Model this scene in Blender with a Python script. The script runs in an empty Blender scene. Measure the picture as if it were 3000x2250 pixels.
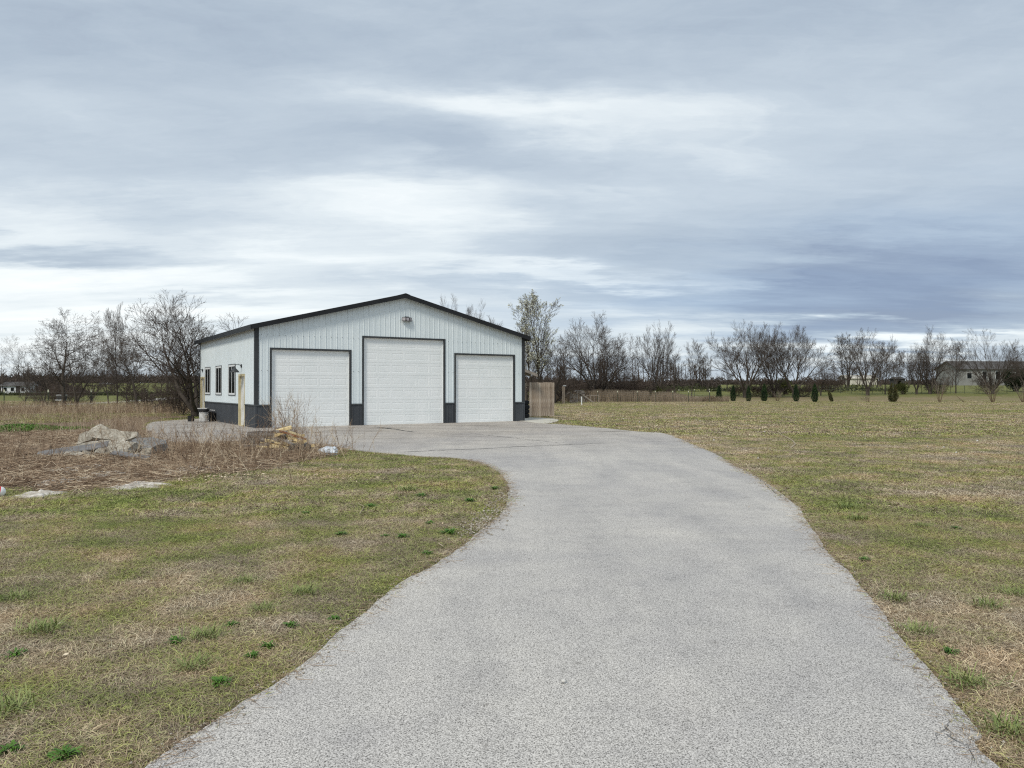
import bpy, bmesh, math, random
import numpy as np
from mathutils import Vector, Matrix
from mathutils import noise as mnoise

S = bpy.context.scene
COL = S.collection
R = math.radians

# ------------------------------------------------------------------ camera
F = 2235.0                 # focal length in photograph pixels (3000 wide)
EYE = 1.5
cam_d = bpy.data.cameras.new('camera')
cam = bpy.data.objects.new('camera', cam_d)
COL.objects.link(cam)
cam.location = (0, 0, EYE)
cam.rotation_euler = (R(90.385), 0, 0)
cam_d.sensor_width = 36.0
cam_d.lens = 36.0 * F / 3000.0
cam_d.clip_start = 0.05
cam_d.clip_end = 6000
S.camera = cam

# ------------------------------------------------------------------ world
W = bpy.data.worlds.new('World')
S.world = W
W.use_nodes = True
SUN_EL, SUN_AZ = 48.0, 205.0      # azimuth from +Y clockwise: behind the camera, a little left
SKYLEVEL = 0.86


def build_world():
    nt = W.node_tree
    N, L = nt.nodes, nt.links
    N.clear()
    out = N.new('ShaderNodeOutputWorld')

    def val(x):
        n = N.new('ShaderNodeValue'); n.outputs[0].default_value = x
        return n.outputs[0]

    def m(op, a, b=None, c=None, clamp=False):
        n = N.new('ShaderNodeMath'); n.operation = op; n.use_clamp = clamp
        for i, v in enumerate((a, b, c)):
            if v is None: continue
            if isinstance(v, (int, float)): n.inputs[i].default_value = v
            else: L.new(v, n.inputs[i])
        return n.outputs[0]

    tc = N.new('ShaderNodeTexCoord')
    sep = N.new('ShaderNodeSeparateXYZ')
    L.new(tc.outputs['Generated'], sep.inputs[0])
    x, y, z = sep.outputs
    az = m('ARCTAN2', x, y)
    el = m('ARCSINE', z)
    # cloud layer seen in perspective
    zz = m('ADD', m('ABSOLUTE', z), 0.10)
    cx, cy = m('DIVIDE', x, zz), m('DIVIDE', y, zz)
    cmb = N.new('ShaderNodeCombineXYZ')
    L.new(cx, cmb.inputs[0]); L.new(cy, cmb.inputs[1])

    def noise(vec, scale, detail, rough, sx=1, sy=1, rot=0.0, loc=(0, 0, 0), dist=0.0):
        mp = N.new('ShaderNodeMapping')
        mp.inputs['Scale'].default_value = (sx, sy, 1)
        mp.inputs['Rotation'].default_value = (0, 0, rot)
        mp.inputs['Location'].default_value = loc
        L.new(vec, mp.inputs['Vector'])
        n = N.new('ShaderNodeTexNoise')
        n.inputs['Scale'].default_value = scale
        n.inputs['Detail'].default_value = detail
        n.inputs['Roughness'].default_value = rough
        n.inputs['Distortion'].default_value = dist
        L.new(mp.outputs[0], n.inputs['Vector'])
        return n
    w1 = noise(cmb.outputs[0], 1.0, 7, 0.6, 0.45, 1.0, 0.15)
    w2 = noise(cmb.outputs[0], 1.3, 8, 0.62, 0.45, 1.0, 0.15, (7, 3, 0))
    azw = m('ADD', az, m('MULTIPLY', m('SUBTRACT', w1.outputs[0], 0.5), 0.55))
    elw = m('ADD', el, m('MULTIPLY', m('SUBTRACT', w2.outputs[0], 0.5), 0.17))

    def blob(px, py, sx, sy, amp, slope=0.0):
        # px,py on the 2212-wide view; turned into a direction (azimuth, elevation)
        f = 1648.0
        a0 = math.atan((px - 1106) / f)
        e0 = math.atan((841 - py) / f * math.cos(a0))
        sa, se = sx / f * math.cos(a0) ** 2, sy / f
        da = m('SUBTRACT', azw, a0)
        de = m('SUBTRACT', elw, e0)
        de = m('ADD', de, m('MULTIPLY', da, slope))
        q = m('ADD', m('POWER', m('ABSOLUTE', m('MULTIPLY', da, 1 / sa)), 2.0),
              m('POWER', m('ABSOLUTE', m('MULTIPLY', de, 1 / se)), 2.0))
        return m('MULTIPLY', m('POWER', 2.7183, m('MULTIPLY', q, -1.0)), amp)

    n_big = noise(cmb.outputs[0], 0.55, 6, 0.55, 0.5, 1.0, 0.2, (1.3, 0.4, 0), 0.4)
    n_wisp = noise(cmb.outputs[0], 1.6, 8, 0.62, 0.28, 1.3, 0.22, (4.1, 2.0, 0), 0.6)
    lum = m('ADD', 0.385, m('MULTIPLY', m('SUBTRACT', n_big.outputs[0], 0.5), 0.60))
    lum = m('ADD', lum, m('MULTIPLY', m('SUBTRACT', n_wisp.outputs[0], 0.5), 0.35))
    ae = N.new('ShaderNodeCombineXYZ'); L.new(azw, ae.inputs[0]); L.new(m('MULTIPLY', elw, 3.2), ae.inputs[1])
    n_lump = noise(ae.outputs[0], 3.2, 9, 0.60, 1.0, 1.0, 0.25, (2.2, 1.7, 0), 0.5)
    n_fine = noise(ae.outputs[0], 9.0, 8, 0.65, 1.0, 1.0, 0.35, (5.2, 0.7, 0), 0.8)
    lum = m('ADD', lum, m('MULTIPLY', m('SUBTRACT', n_lump.outputs[0], 0.5), 0.42))
    lum = m('ADD', lum, m('MULTIPLY', m('SUBTRACT', n_fine.outputs[0], 0.5), 0.16))
    blobs = [
        (1000, 60, 1500, 150, -0.10, 0), (1150, 268, 460, 40, 0.44, 0.03), (1600, 330, 420, 50, 0.22, 0.05),
        (850, 455, 280, 75, 0.44, 0.0), (80, 480, 420, 60, 0.26, 0), (180, 562, 260, 24, -0.34, 0),
        (300, 650, 700, 60, 0.50, 0), (800, 570, 420, 40, 0.22, 0.04), (150, 760, 420, 60, 0.34, 0),
        (1950, 560, 460, 80, -0.26, 0.0), (1950, 745, 420, 24, 0.55, 0.0), (1250, 590, 300, 22, 0.26, 0.10),
        (960, 350, 300, 26, -0.16, 0.07), (1500, 640, 420, 26, -0.20, 0.06), (1800, 690, 400, 30, -0.24, 0.03),
        (450, 330, 420, 40, -0.08, 0.08), (250, 270, 300, 30, 0.10, 0.1), (1300, 420, 260, 40, 0.10, 0.0),
        (700, 560, 200, 40, 0.1, 0), (300, 150, 500, 60, -0.07, 0.08), (1250, 110, 600, 60, -0.06, 0), (2020, 600, 420, 50, -0.10, 0), (1350, 730, 260, 40, 0.22, 0.0), (1700, 180, 500, 60, 0.05, 0.0),
    ]
    for b in blobs:
        lum = m('ADD', lum, blob(*b))
    lum = m('ADD', m('MULTIPLY', m('SUBTRACT', lum, 0.55), 0.98), 0.535)
    ramp = N.new('ShaderNodeValToRGB')
    cr = ramp.color_ramp
    cr.elements[0].position = 0.0; cr.elements[0].color = (0.25, 0.30, 0.39, 1)
    cr.elements[1].position = 1.0; cr.elements[1].color = (0.94, 0.96, 0.95, 1)
    for p, c in ((0.25, (0.385, 0.455, 0.535)), (0.48, (0.505, 0.575, 0.64)), (0.72, (0.72, 0.775, 0.80))):
        e = cr.elements.new(p); e.color = (*c, 1)
    L.new(lum, ramp.inputs[0])
    blue = m('ADD', blob(1650, 650, 520, 60, 0.75, 0.03), blob(2050, 540, 480, 120, 0.65, 0))
    blue = m('MINIMUM', blue, 0.9)
    mixb = N.new('ShaderNodeMixRGB'); mixb.blend_type = 'MULTIPLY'
    L.new(blue, mixb.inputs[0]); L.new(ramp.outputs[0], mixb.inputs[1])
    mixb.inputs[2].default_value = (0.86, 0.935, 1.04, 1)
    bg = N.new('ShaderNodeBackground')
    L.new(mixb.outputs[0], bg.inputs[0]); bg.inputs[1].default_value = SKYLEVEL
    sky = N.new('ShaderNodeTexSky'); sky.sky_type = 'NISHITA'; sky.sun_disc = False
    sky.sun_elevation = R(SUN_EL); sky.sun_rotation = R(SUN_AZ)
    bg2 = N.new('ShaderNodeBackground'); L.new(sky.outputs[0], bg2.inputs[0]); bg2.inputs[1].default_value = 0.10
    mx = N.new('ShaderNodeMixShader'); mx.inputs[0].default_value = 0.06
    L.new(bg.outputs[0], mx.inputs[1]); L.new(bg2.outputs[0], mx.inputs[2])
    L.new(mx.outputs[0], out.inputs[0])
    W.cycles.sampling_method = 'MANUAL'
    W.cycles.sample_map_resolution = 512


build_world()

sun_d = bpy.data.lights.new('sun', 'SUN')
sun_d.energy = 1.5
sun_d.angle = R(12)
sun_d.color = (1.0, 0.94, 0.83)
sun = bpy.data.objects.new('sun', sun_d)
COL.objects.link(sun)
_a, _e = R(SUN_AZ), R(SUN_EL)
sun_dir = Vector((math.sin(_a) * math.cos(_e), math.cos(_a) * math.cos(_e), math.sin(_e)))
sun.rotation_euler = sun_dir.to_track_quat('Z', 'Y').to_euler()
sun.location = (0, -20, 40)

S.view_settings.view_transform = 'Standard'
S.view_settings.look = 'None'
S.view_settings.gamma = 1
S.view_settings.use_curve_mapping = False
S.view_settings.exposure = 0.48
S.render.engine = 'CYCLES'
S.cycles.max_bounces = 5
S.cycles.diffuse_bounces = 3
S.cycles.use_denoising = False
S.cycles.sample_clamp_indirect = 4.0
S.cycles.filter_width = 1.2

# ------------------------------------------------------------------ helpers
_hr = ([-1e4, 92, 105, 125, 160, 200, 260, 600, 3200], [0, 0, .22, 1.08, 1.95, 2.65, 3.0, 4.6, 17])
_hl = ([-1e4, 165, 185, 300, 480, 700, 3200], [0, 0, .2, 1.9, 4.3, 7.2, 18])


def th(x, y):
    """terrain height, scalar or array"""
    x = np.asarray(x, float); y = np.asarray(y, float)
    a = x / np.maximum(y, 1.0)
    w = np.clip((a + 0.05) / 0.13, 0, 1); w = w * w * (3 - 2 * w)
    def sm(tab):
        s = 0
        for k in (-.06, -.03, 0, .03, .06):
            s = s + np.interp(y * (1 + k), tab[0], tab[1])
        return s / 5
    r = w * sm(_hr) + (1 - w) * sm(_hl)
    return r


def tz(x, y): return float(th(x, y))


def G(px, py, z=0.0):
    """a point of the flat ground measured on the photograph -> world metres"""
    y = (EYE - z) * F / (py - 1140.0)
    return ((px - 1500.0) / F * y, y)


def at(px, Y): return (px - 1500.0) / F * Y


def tag(o, label=None, cat=None, group=None, kind=None):
    if label: o['label'] = label
    if cat: o['category'] = cat
    if group: o['group'] = group
    if kind: o['kind'] = kind
    return o


def empty(name, loc=(0, 0, 0), rz=0.0, parent=None):
    o = bpy.data.objects.new(name, None)
    COL.objects.link(o)
    o.location = loc; o.rotation_euler = (0, 0, rz)
    o.empty_display_size = 0.2
    if parent: o.parent = parent
    return o


def link(name, me, mat=None, parent=None, loc=None, rot=None, smooth=False):
    if mat is not None and not me.materials:
        me.materials.append(mat)
    if smooth:
        me.polygons.foreach_set('use_smooth', [True] * len(me.polygons))
    o = bpy.data.objects.new(name, me)
    COL.objects.link(o)
    if parent: o.parent = parent
    if loc is not None: o.location = loc
    if rot is not None: o.rotation_euler = rot
    return o


def copy_tree(o, parent=None):
    c = o.copy(); COL.objects.link(c); c.parent = parent
    for ch in list(o.children): copy_tree(ch, c)
    return c


class MB:
    """collects polygons into one mesh"""
    def __init__(s): s.v = []; s.f = []; s.mi = []
    def poly(s, pts, mi=0):
        n = len(s.v); s.v += [tuple(p) for p in pts]; s.f.append(tuple(range(n, n + len(pts)))); s.mi.append(mi)
    def box(s, a, b, mi=0, M=None):
        x0, y0, z0 = a; x1, y1, z1 = b
        P = [(x0, y0, z0), (x1, y0, z0), (x1, y1, z0), (x0, y1, z0), (x0, y0, z1), (x1, y0, z1), (x1, y1, z1), (x0, y1, z1)]
        if M is not None: P = [tuple(M @ Vector(p)) for p in P]
        n = len(s.v); s.v += P
        for q in ((0, 3, 2, 1), (4, 5, 6, 7), (0, 1, 5, 4), (1, 2, 6, 5), (2, 3, 7, 6), (3, 0, 4, 7)):
            s.f.append(tuple(n + i for i in q)); s.mi.append(mi)
    def tube(s, pts, rad, n=8, cap=True, mi=0):
        pts = [Vector(p) for p in pts]
        if isinstance(rad, (int, float)): rad = [rad] * len(pts)
        base = len(s.v)
        for i, p in enumerate(pts):
            d = (pts[min(i + 1, len(pts) - 1)] - pts[max(i - 1, 0)]).normalized()
            u = d.cross(Vector((0, 0, 1)))
            if u.length < 1e-3: u = d.cross(Vector((1, 0, 0)))
            u.normalize(); w = d.cross(u)
            for k in range(n):
                a = 2 * math.pi * k / n
                s.v.append(tuple(p + (u * math.cos(a) + w * math.sin(a)) * rad[i]))
        for i in range(len(pts) - 1):
            for k in range(n):
                a, b = base + i * n + k, base + i * n + (k + 1) % n
                s.f.append((a, b, b + n, a + n)); s.mi.append(mi)
        if cap:
            s.f.append(tuple(base + k for k in range(n))[::-1]); s.mi.append(mi)
            e = base + (len(pts) - 1) * n
            s.f.append(tuple(e + k for k in range(n))); s.mi.append(mi)
    def lathe(s, prof, n=20, mi=0):
        base = len(s.v)
        for r, z in prof:
            for k in range(n):
                a = 2 * math.pi * k / n
                s.v.append((r * math.cos(a), r * math.sin(a), z))
        for i in range(len(prof) - 1):
            for k in range(n):
                a, b = base + i * n + k, base + i * n + (k + 1) % n
                s.f.append((a, b, b + n, a + n)); s.mi.append(mi)
    def mesh(s, name='mesh', mats=None):
        me = bpy.data.meshes.new(name)
        me.from_pydata(s.v, [], s.f)
        if mats:
            for q in mats: me.materials.append(q)
            me.polygons.foreach_set('material_index', s.mi)
        me.update()
        return me
    def build(s, name, mat, parent=None, loc=None, rot=None, smooth=False, mats=None):
        return link(name, s.mesh(name, mats), None if mats else mat, parent, loc, rot, smooth)


def np_mesh(name, V, Fq, k):
    """V (n,3) float array, Fq (m,k) int array"""
    me = bpy.data.meshes.new(name)
    me.vertices.add(len(V)); me.vertices.foreach_set('co', np.asarray(V, np.float32).ravel())
    m = len(Fq)
    me.loops.add(m * k); me.loops.foreach_set('vertex_index', np.asarray(Fq, np.int32).ravel())
    me.polygons.add(m)
    me.polygons.foreach_set('loop_start', np.arange(0, m * k, k, dtype=np.int32))
    me.polygons.foreach_set('loop_total', np.full(m, k, np.int32))
    me.update(calc_edges=True)
    return me


def segs_mesh(name, P0, P1, R0, R1, n=3):
    """array of tapered sticks -> one mesh"""
    P0, P1 = np.asarray(P0, float), np.asarray(P1, float)
    R0, R1 = np.asarray(R0, float), np.asarray(R1, float)
    d = P1 - P0
    ln = np.linalg.norm(d, axis=1, keepdims=True); ln[ln == 0] = 1e-6
    d = d / ln
    ref = np.where(np.abs(d[:, 2:3]) > 0.9, np.array([[1., 0, 0]]), np.array([[0, 0, 1.]]))
    u = np.cross(d, ref); u /= np.linalg.norm(u, axis=1, keepdims=True)
    w = np.cross(d, u)
    m = len(P0)
    V = np.zeros((m, 2 * n, 3))
    for k in range(n):
        a = 2 * math.pi * k / n
        o = u * math.cos(a) + w * math.sin(a)
        V[:, k] = P0 + o * R0[:, None]
        V[:, n + k] = P1 + o * R1[:, None]
    b = (np.arange(m) * 2 * n)[:, None]
    Fs = [np.concatenate([b + k, b + (k + 1) % n, b + n + (k + 1) % n, b + n + k], axis=1) for k in range(n)]
    return np_mesh(name, V.reshape(-1, 3), np.concatenate(Fs), 4)


def point_attr(me, name, vals):
    a = me.attributes.new(name, 'FLOAT', 'POINT')
    a.data.foreach_set('value', np.asarray(vals, np.float32).ravel())


# ------------------------------------------------------------------ materials
def mat_base(name, rough=0.8, metallic=0.0, spec=0.3):
    m = bpy.data.materials.new(name); m.use_nodes = True
    b = m.node_tree.nodes['Principled BSDF']
    b.inputs['Roughness'].default_value = rough
    b.inputs['Metallic'].default_value = metallic
    b.inputs['Specular IOR Level'].default_value = spec
    return m, m.node_tree.nodes, m.node_tree.links, b


def ramp(N, stops):
    r = N.new('ShaderNodeValToRGB'); cr = r.color_ramp
    cr.elements[0].position = stops[0][0]; cr.elements[0].color = (*stops[0][1], 1)
    cr.elements[1].position = stops[-1][0]; cr.elements[1].color = (*stops[-1][1], 1)
    for p, c in stops[1:-1]:
        e = cr.elements.new(p); e.color = (*c, 1)
    return r


def tex(N, L, kind='noise', scale=5.0, detail=4, rough=0.55, coord='Position', sc=(1, 1, 1), dist=0.0, rot=(0, 0, 0)):
    if coord == 'Position':
        g = N.new('ShaderNodeNewGeometry'); src = g.outputs['Position']
    else:
        g = N.new('ShaderNodeTexCoord'); src = g.outputs[coord]
    mp = N.new('ShaderNodeMapping'); mp.inputs['Scale'].default_value = sc
    mp.inputs['Rotation'].default_value = rot
    L.new(src, mp.inputs['Vector'])
    if kind == 'noise':
        t = N.new('ShaderNodeTexNoise')
        t.inputs['Detail'].default_value = detail; t.inputs['Roughness'].default_value = rough
        t.inputs['Distortion'].default_value = dist
    elif kind == 'voronoi':
        t = N.new('ShaderNodeTexVoronoi')
    t.inputs['Scale'].default_value = scale
    L.new(mp.outputs[0], t.inputs['Vector'])
    return t


def mixc(N, L, fac, a, b, mode='MIX'):
    n = N.new('ShaderNodeMixRGB'); n.blend_type = mode
    for i, v in enumerate((fac, a, b)):
        if isinstance(v, (int, float)): n.inputs[i].default_value = v
        elif isinstance(v, tuple): n.inputs[i].default_value = (*v, 1)
        else: L.new(v, n.inputs[i])
    return n.outputs[0]


def mth(N, L, op, a, b=None, clamp=False):
    n = N.new('ShaderNodeMath'); n.operation = op; n.use_clamp = clamp
    for i, v in enumerate((a, b)):
        if v is None: continue
        if isinstance(v, (int, float)): n.inputs[i].default_value = v
        else: L.new(v, n.inputs[i])
    return n.outputs[0]


def bump(N, L, b, h, strength=0.3, dist=0.01):
    n = N.new('ShaderNodeBump'); n.inputs['Strength'].default_value = strength
    n.inputs['Distance'].default_value = dist
    L.new(h, n.inputs['Height']); L.new(n.outputs[0], b.inputs['Normal'])


def pm(name, c1, c2, scale=4.0, rough=0.8, bmp=0.0, coord='Object', sc=(1, 1, 1), metallic=0.0, spec=0.3, detail=5, bdist=0.01, lo=.35, hi=.65):
    m, N, L, b = mat_base(name, rough, metallic, spec)
    t = tex(N, L, 'noise', scale, detail, 0.6, coord, sc)
    r = ramp(N, [(lo, c1), (hi, c2)])
    L.new(t.outputs[0], r.inputs[0]); L.new(r.outputs[0], b.inputs['Base Color'])
    if bmp: bump(N, L, b, t.outputs[0], bmp, bdist)
    return m


M = {}
M['white_metal'] = pm('white_painted_steel', (0.69, 0.76, 0.785), (0.75, 0.815, 0.835), 0.8, 0.42, 0, 'Position', spec=0.4)
M['door_white'] = pm('white_door_paint', (0.81, 0.845, 0.845), (0.87, 0.895, 0.895), 1.1, 0.5, 0, 'Position', spec=0.4)
M['char'] = pm('charcoal_painted_steel', (0.036, 0.040, 0.043), (0.050, 0.054, 0.058), 1.5, 0.5, 0, 'Position')
M['wainscot'] = pm('charcoal_wainscot_steel', (0.050, 0.056, 0.064), (0.066, 0.073, 0.082), 1.5, 0.5, 0, 'Position')
M['roof'] = pm('dark_roof_steel', (0.012, 0.013, 0.015), (0.019, 0.020, 0.022), 2, 0.5, 0, 'Position')
M['trimgrey'] = pm('grey_trim_steel', (0.075, 0.085, 0.09), (0.10, 0.11, 0.115), 2, 0.5, 0, 'Position')
M['vinyl'] = pm('white_vinyl', (0.76, 0.78, 0.78), (0.82, 0.84, 0.84), 3, 0.4, 0, 'Position')
M['yellowed'] = pm('yellowed_primer', (0.50, 0.43, 0.25), (0.64, 0.57, 0.38), 3.0, 0.6, 0.05, 'Position')
M['doorleaf'] = pm('stained_door_leaf', (0.55, 0.52, 0.42), (0.76, 0.76, 0.74), 2.6, 0.55, 0, 'Position', sc=(1, 1, .5))
M['black'] = pm('black_plastic', (0.012, 0.012, 0.013), (0.03, 0.03, 0.03), 6, 0.6, 0.1)
M['rubber'] = pm('worn_black_rubber', (0.012, 0.012, 0.013), (0.028, 0.028, 0.028), 9, 0.85, 0.2)
M['steel'] = pm('galvanised_steel', (0.35, 0.36, 0.36), (0.5, 0.5, 0.5), 9, 0.5, 0, metallic=0.6)
M['postgreen'] = pm('dark_green_post', (0.03, 0.045, 0.03), (0.06, 0.07, 0.05), 9, 0.8, 0)
M['posttop'] = pm('pale_post_tip', (0.6, 0.6, 0.45), (0.75, 0.75, 0.6), 9, 0.8, 0)
M['plaster'] = pm('dirty_white_plastic', (0.35, 0.34, 0.32), (0.72, 0.72, 0.70), 7, 0.7, 0.1)
M['bag'] = pm('white_plastic_bag', (0.55, 0.60, 0.66), (0.82, 0.86, 0.90), 9, 0.4, 0.3)
M['red'] = pm('red_paint', (0.5, 0.02, 0.03), (0.62, 0.03, 0.04), 5, 0.5, 0)
M['carwhite'] = pm('white_car_paint', (0.7, 0.72, 0.75), (0.78, 0.8, 0.82), 2, 0.3, 0)
M['cedar'] = pm('dark_conifer', (0.012, 0.030, 0.012), (0.040, 0.075, 0.022), 3.0, 0.9, 0, 'Object', lo=.4, hi=.62)
M['cedar_b'] = pm('browning_conifer', (0.035, 0.045, 0.015), (0.11, 0.095, 0.035), 4.0, 0.9, 0, 'Object')
M['weed'] = pm('broadleaf_green', (0.045, 0.12, 0.014), (0.12, 0.24, 0.032), 8.0, 0.6, 0, 'Object')
M['patchgreen'] = pm('fresh_green_leaves', (0.06, 0.14, 0.02), (0.16, 0.28, 0.05), 6.0, 0.6, 0, 'Object')
M['grassgreen'] = pm('long_green_grass', (0.14, 0.20, 0.05), (0.34, 0.37, 0.14), 8.0, 0.7, 0, 'Object')
M['bud'] = pm('pale_blossom_buds', (0.42, 0.43, 0.28), (0.80, 0.80, 0.70), 1.0, 0.8, 0, 'Object')
M['stick'] = pm('bare_dead_wood', (0.33, 0.27, 0.18), (0.48, 0.40, 0.28), 8.0, 0.9, 0, 'Object')
M['deadbrown'] = pm('brown_dead_twigs', (0.12, 0.085, 0.05), (0.24, 0.17, 0.11), 2.0, 0.95, 0, 'Object')
M['deadgrey'] = pm('grey_dead_twigs', (0.20, 0.17, 0.14), (0.34, 0.29, 0.24), 2.0, 0.95, 0, 'Object')
M['bark'] = pm('grey_brown_bark', (0.045, 0.037, 0.030), (0.12, 0.10, 0.082), 3.5, 0.95, 0.4, 'Object', sc=(3, 3, .7), bdist=0.03)
M['twig'] = pm('dark_twig_bark', (0.062, 0.049, 0.041), (0.13, 0.103, 0.086), 1.0, 0.95, 0, 'Object')
M['twig_l'] = pm('brown_twig_bark', (0.075, 0.055, 0.043), (0.14, 0.105, 0.085), 1.0, 0.95, 0, 'Object')
M['conc_pale'] = pm('pale_concrete', (0.50, 0.47, 0.40), (0.66, 0.63, 0.55), 2.5, 0.9, 0.1, 'Position')
M['woodfar'] = pm('weathered_grey_wood', (0.22, 0.19, 0.165), (0.40, 0.35, 0.30), 5, 0.9, 0.1, 'Object')
M['housewall'] = pm('pale_siding', (0.24, 0.24, 0.225), (0.30, 0.30, 0.285), 1, 0.8, 0, 'Object')
M['houseroof'] = pm('grey_shingles', (0.085, 0.08, 0.078), (0.13, 0.125, 0.12), 1, 0.9, 0, 'Object')
M['shed'] = pm('dark_shed_boards', (0.04, 0.038, 0.036), (0.08, 0.075, 0.07), 2, 0.9, 0, 'Object')


def m_glass():
    m, N, L, b = mat_base('dark_window_glass', 0.10, 0.0, 0.25)
    b.inputs['IOR'].default_value = 1.22
    b.inputs['Base Color'].default_value = (0.010, 0.013, 0.013, 1)
    return m
M['glass'] = m_glass()


def m_lens():
    m, N, L, b = mat_base('frosted_lamp_glass', 0.35, 0.0, 0.5)
    b.inputs['Base Color'].default_value = (0.33, 0.31, 0.32, 1)
    return m
M['lens'] = m_lens()


def m_picket():
    m, N, L, b = mat_base('weathered_cedar_pickets', 0.9)
    oi = N.new('ShaderNodeObjectInfo')
    t = tex(N, L, 'noise', 3.0, 6, 0.65, 'Object', (9, 9, 1.0))
    r = ramp(N, [(0.3, (0.20, 0.155, 0.12)), (0.5, (0.42, 0.35, 0.285)), (0.72, (0.62, 0.55, 0.47))])
    f = mth(N, L, 'ADD', t.outputs[0], mth(N, L, 'MULTIPLY', mth(N, L, 'SUBTRACT', oi.outputs['Random'], .5), 0.22))
    L.new(f, r.inputs[0])
    t2 = tex(N, L, 'noise', 1.2, 3, 0.5, 'Position')
    c = mixc(N, L, mth(N, L, 'MULTIPLY', t2.outputs[0], 0.35), r.outputs[0], (0.46, 0.32, 0.20))
    L.new(c, b.inputs['Base Color'])
    bump(N, L, b, t.outputs[0], 0.4, 0.01)
    return m
M['picket'] = m_picket()


def green_mask(N, L):
    """where the turf has greened up: shared by the soil and the blades"""
    a = tex(N, L, 'noise', 0.33, 4, 0.6, 'Position', dist=0.5)
    c = tex(N, L, 'noise', 1.7, 4, 0.6, 'Position', dist=0.3)
    e = tex(N, L, 'noise', 0.09, 2, 0.5, 'Position')
    s = mth(N, L, 'ADD', mth(N, L, 'MULTIPLY', a.outputs[0], 0.40), mth(N, L, 'MULTIPLY', c.outputs[0], 0.40))
    s = mth(N, L, 'ADD', s, mth(N, L, 'MULTIPLY', e.outputs[0], 0.20))
    g = N.new('ShaderNodeNewGeometry'); sp = N.new('ShaderNodeSeparateXYZ'); L.new(g.outputs['Position'], sp.inputs[0])
    mr = N.new('ShaderNodeMapRange'); mr.inputs[1].default_value = -1; mr.inputs[2].default_value = 3
    mr.inputs[3].default_value = 0.010; mr.inputs[4].default_value = -0.016
    L.new(sp.outputs[0], mr.inputs[0])
    return mth(N, L, 'ADD', s, mr.outputs[0])


def m_ground():
    m, N, L, b = mat_base('lawn_and_fields', 0.95, 0, 0.1)
    g = N.new('ShaderNodeNewGeometry'); sp = N.new('ShaderNodeSeparateXYZ'); L.new(g.outputs['Position'], sp.inputs[0])
    s = green_mask(N, L)
    straw = tex(N, L, 'noise', 9.0, 6, 0.7, 'Position')
    r1 = ramp(N, [(0.3, (0.15, 0.115, 0.068)), (0.5, (0.255, 0.20, 0.118)), (0.7, (0.38, 0.31, 0.19))])
    L.new(straw.outputs[0], r1.inputs[0])
    r2 = ramp(N, [(0.3, (0.095, 0.105, 0.03)), (0.5, (0.165, 0.17, 0.055)), (0.7, (0.26, 0.25, 0.10))])
    L.new(straw.outputs[0], r2.inputs[0])
    # fields farther off are greener
    mr = N.new('ShaderNodeMapRange'); mr.inputs[1].default_value = 108; mr.inputs[2].default_value = 124
    mr.inputs[3].default_value = 0; mr.inputs[4].default_value = 0.34
    L.new(sp.outputs[1], mr.inputs[0])
    ml = N.new('ShaderNodeMapRange'); ml.inputs[1].default_value = -20; ml.inputs[2].default_value = -27
    ml.inputs[3].default_value = 0; ml.inputs[4].default_value = 0.42
    L.new(sp.outputs[0], ml.inputs[0])
    my = N.new('ShaderNodeMapRange'); my.inputs[1].default_value = 50; my.inputs[2].default_value = 60
    L.new(sp.outputs[1], my.inputs[0])
    far = mth(N, L, 'MAXIMUM', mr.outputs[0], mth(N, L, 'MULTIPLY', ml.outputs[0], my.outputs[0]))
    s2 = mth(N, L, 'ADD', s, far)
    rr = ramp(N, [(0.46, (0, 0, 0)), (0.58, (1, 1, 1))])
    L.new(s2, rr.inputs[0])
    c = mixc(N, L, rr.outputs[0], r1.outputs[0], r2.outputs[0])
    L.new(c, b.inputs['Base Color'])
    bump(N, L, b, straw.outputs[0], 0.5, 0.03)
    return m
M['ground'] = m_ground()


def m_blade():
    m, N, L, b = mat_base('turf_blades', 0.75, 0, 0.25)
    s = green_mask(N, L)
    at_ = N.new('ShaderNodeAttribute'); at_.attribute_name = 'rnd'
    f = mth(N, L, 'ADD', s, mth(N, L, 'MULTIPLY', mth(N, L, 'SUBTRACT', at_.outputs['Fac'], 0.5), 0.20))
    r1 = ramp(N, [(0.0, (0.14, 0.10, 0.066)), (0.35, (0.405, 0.318, 0.208)), (0.75, (0.66, 0.54, 0.365)), (1.0, (0.94, 0.84, 0.64))])
    L.new(at_.outputs['Fac'], r1.inputs[0])
    r2 = ramp(N, [(0.0, (0.06, 0.095, 0.018)), (0.5, (0.215, 0.265, 0.058)), (1.0, (0.50, 0.52, 0.18))])
    L.new(at_.outputs['Fac'], r2.inputs[0])
    rr = ramp(N, [(0.49, (0, 0, 0)), (0.555, (1, 1, 1))])
    L.new(f, rr.inputs[0])
    c = mixc(N, L, rr.outputs[0], r1.outputs[0], r2.outputs[0])
    gn = tex(N, L, 'noise', 0.8, 3, 0.6, 'Position', rot=(0, 0, 1.0))
    gr = ramp(N, [(0.36, (0.80, 0.80, 0.88)), (0.5, (1, 1, 1)), (0.66, (1.12, 1.04, 0.98))])
    L.new(gn.outputs[0], gr.inputs[0])
    c = mixc(N, L, 1.0, c, gr.outputs[0], 'MULTIPLY')
    L.new(c, b.inputs['Base Color'])
    return m
M['blade'] = m_blade()


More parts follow.
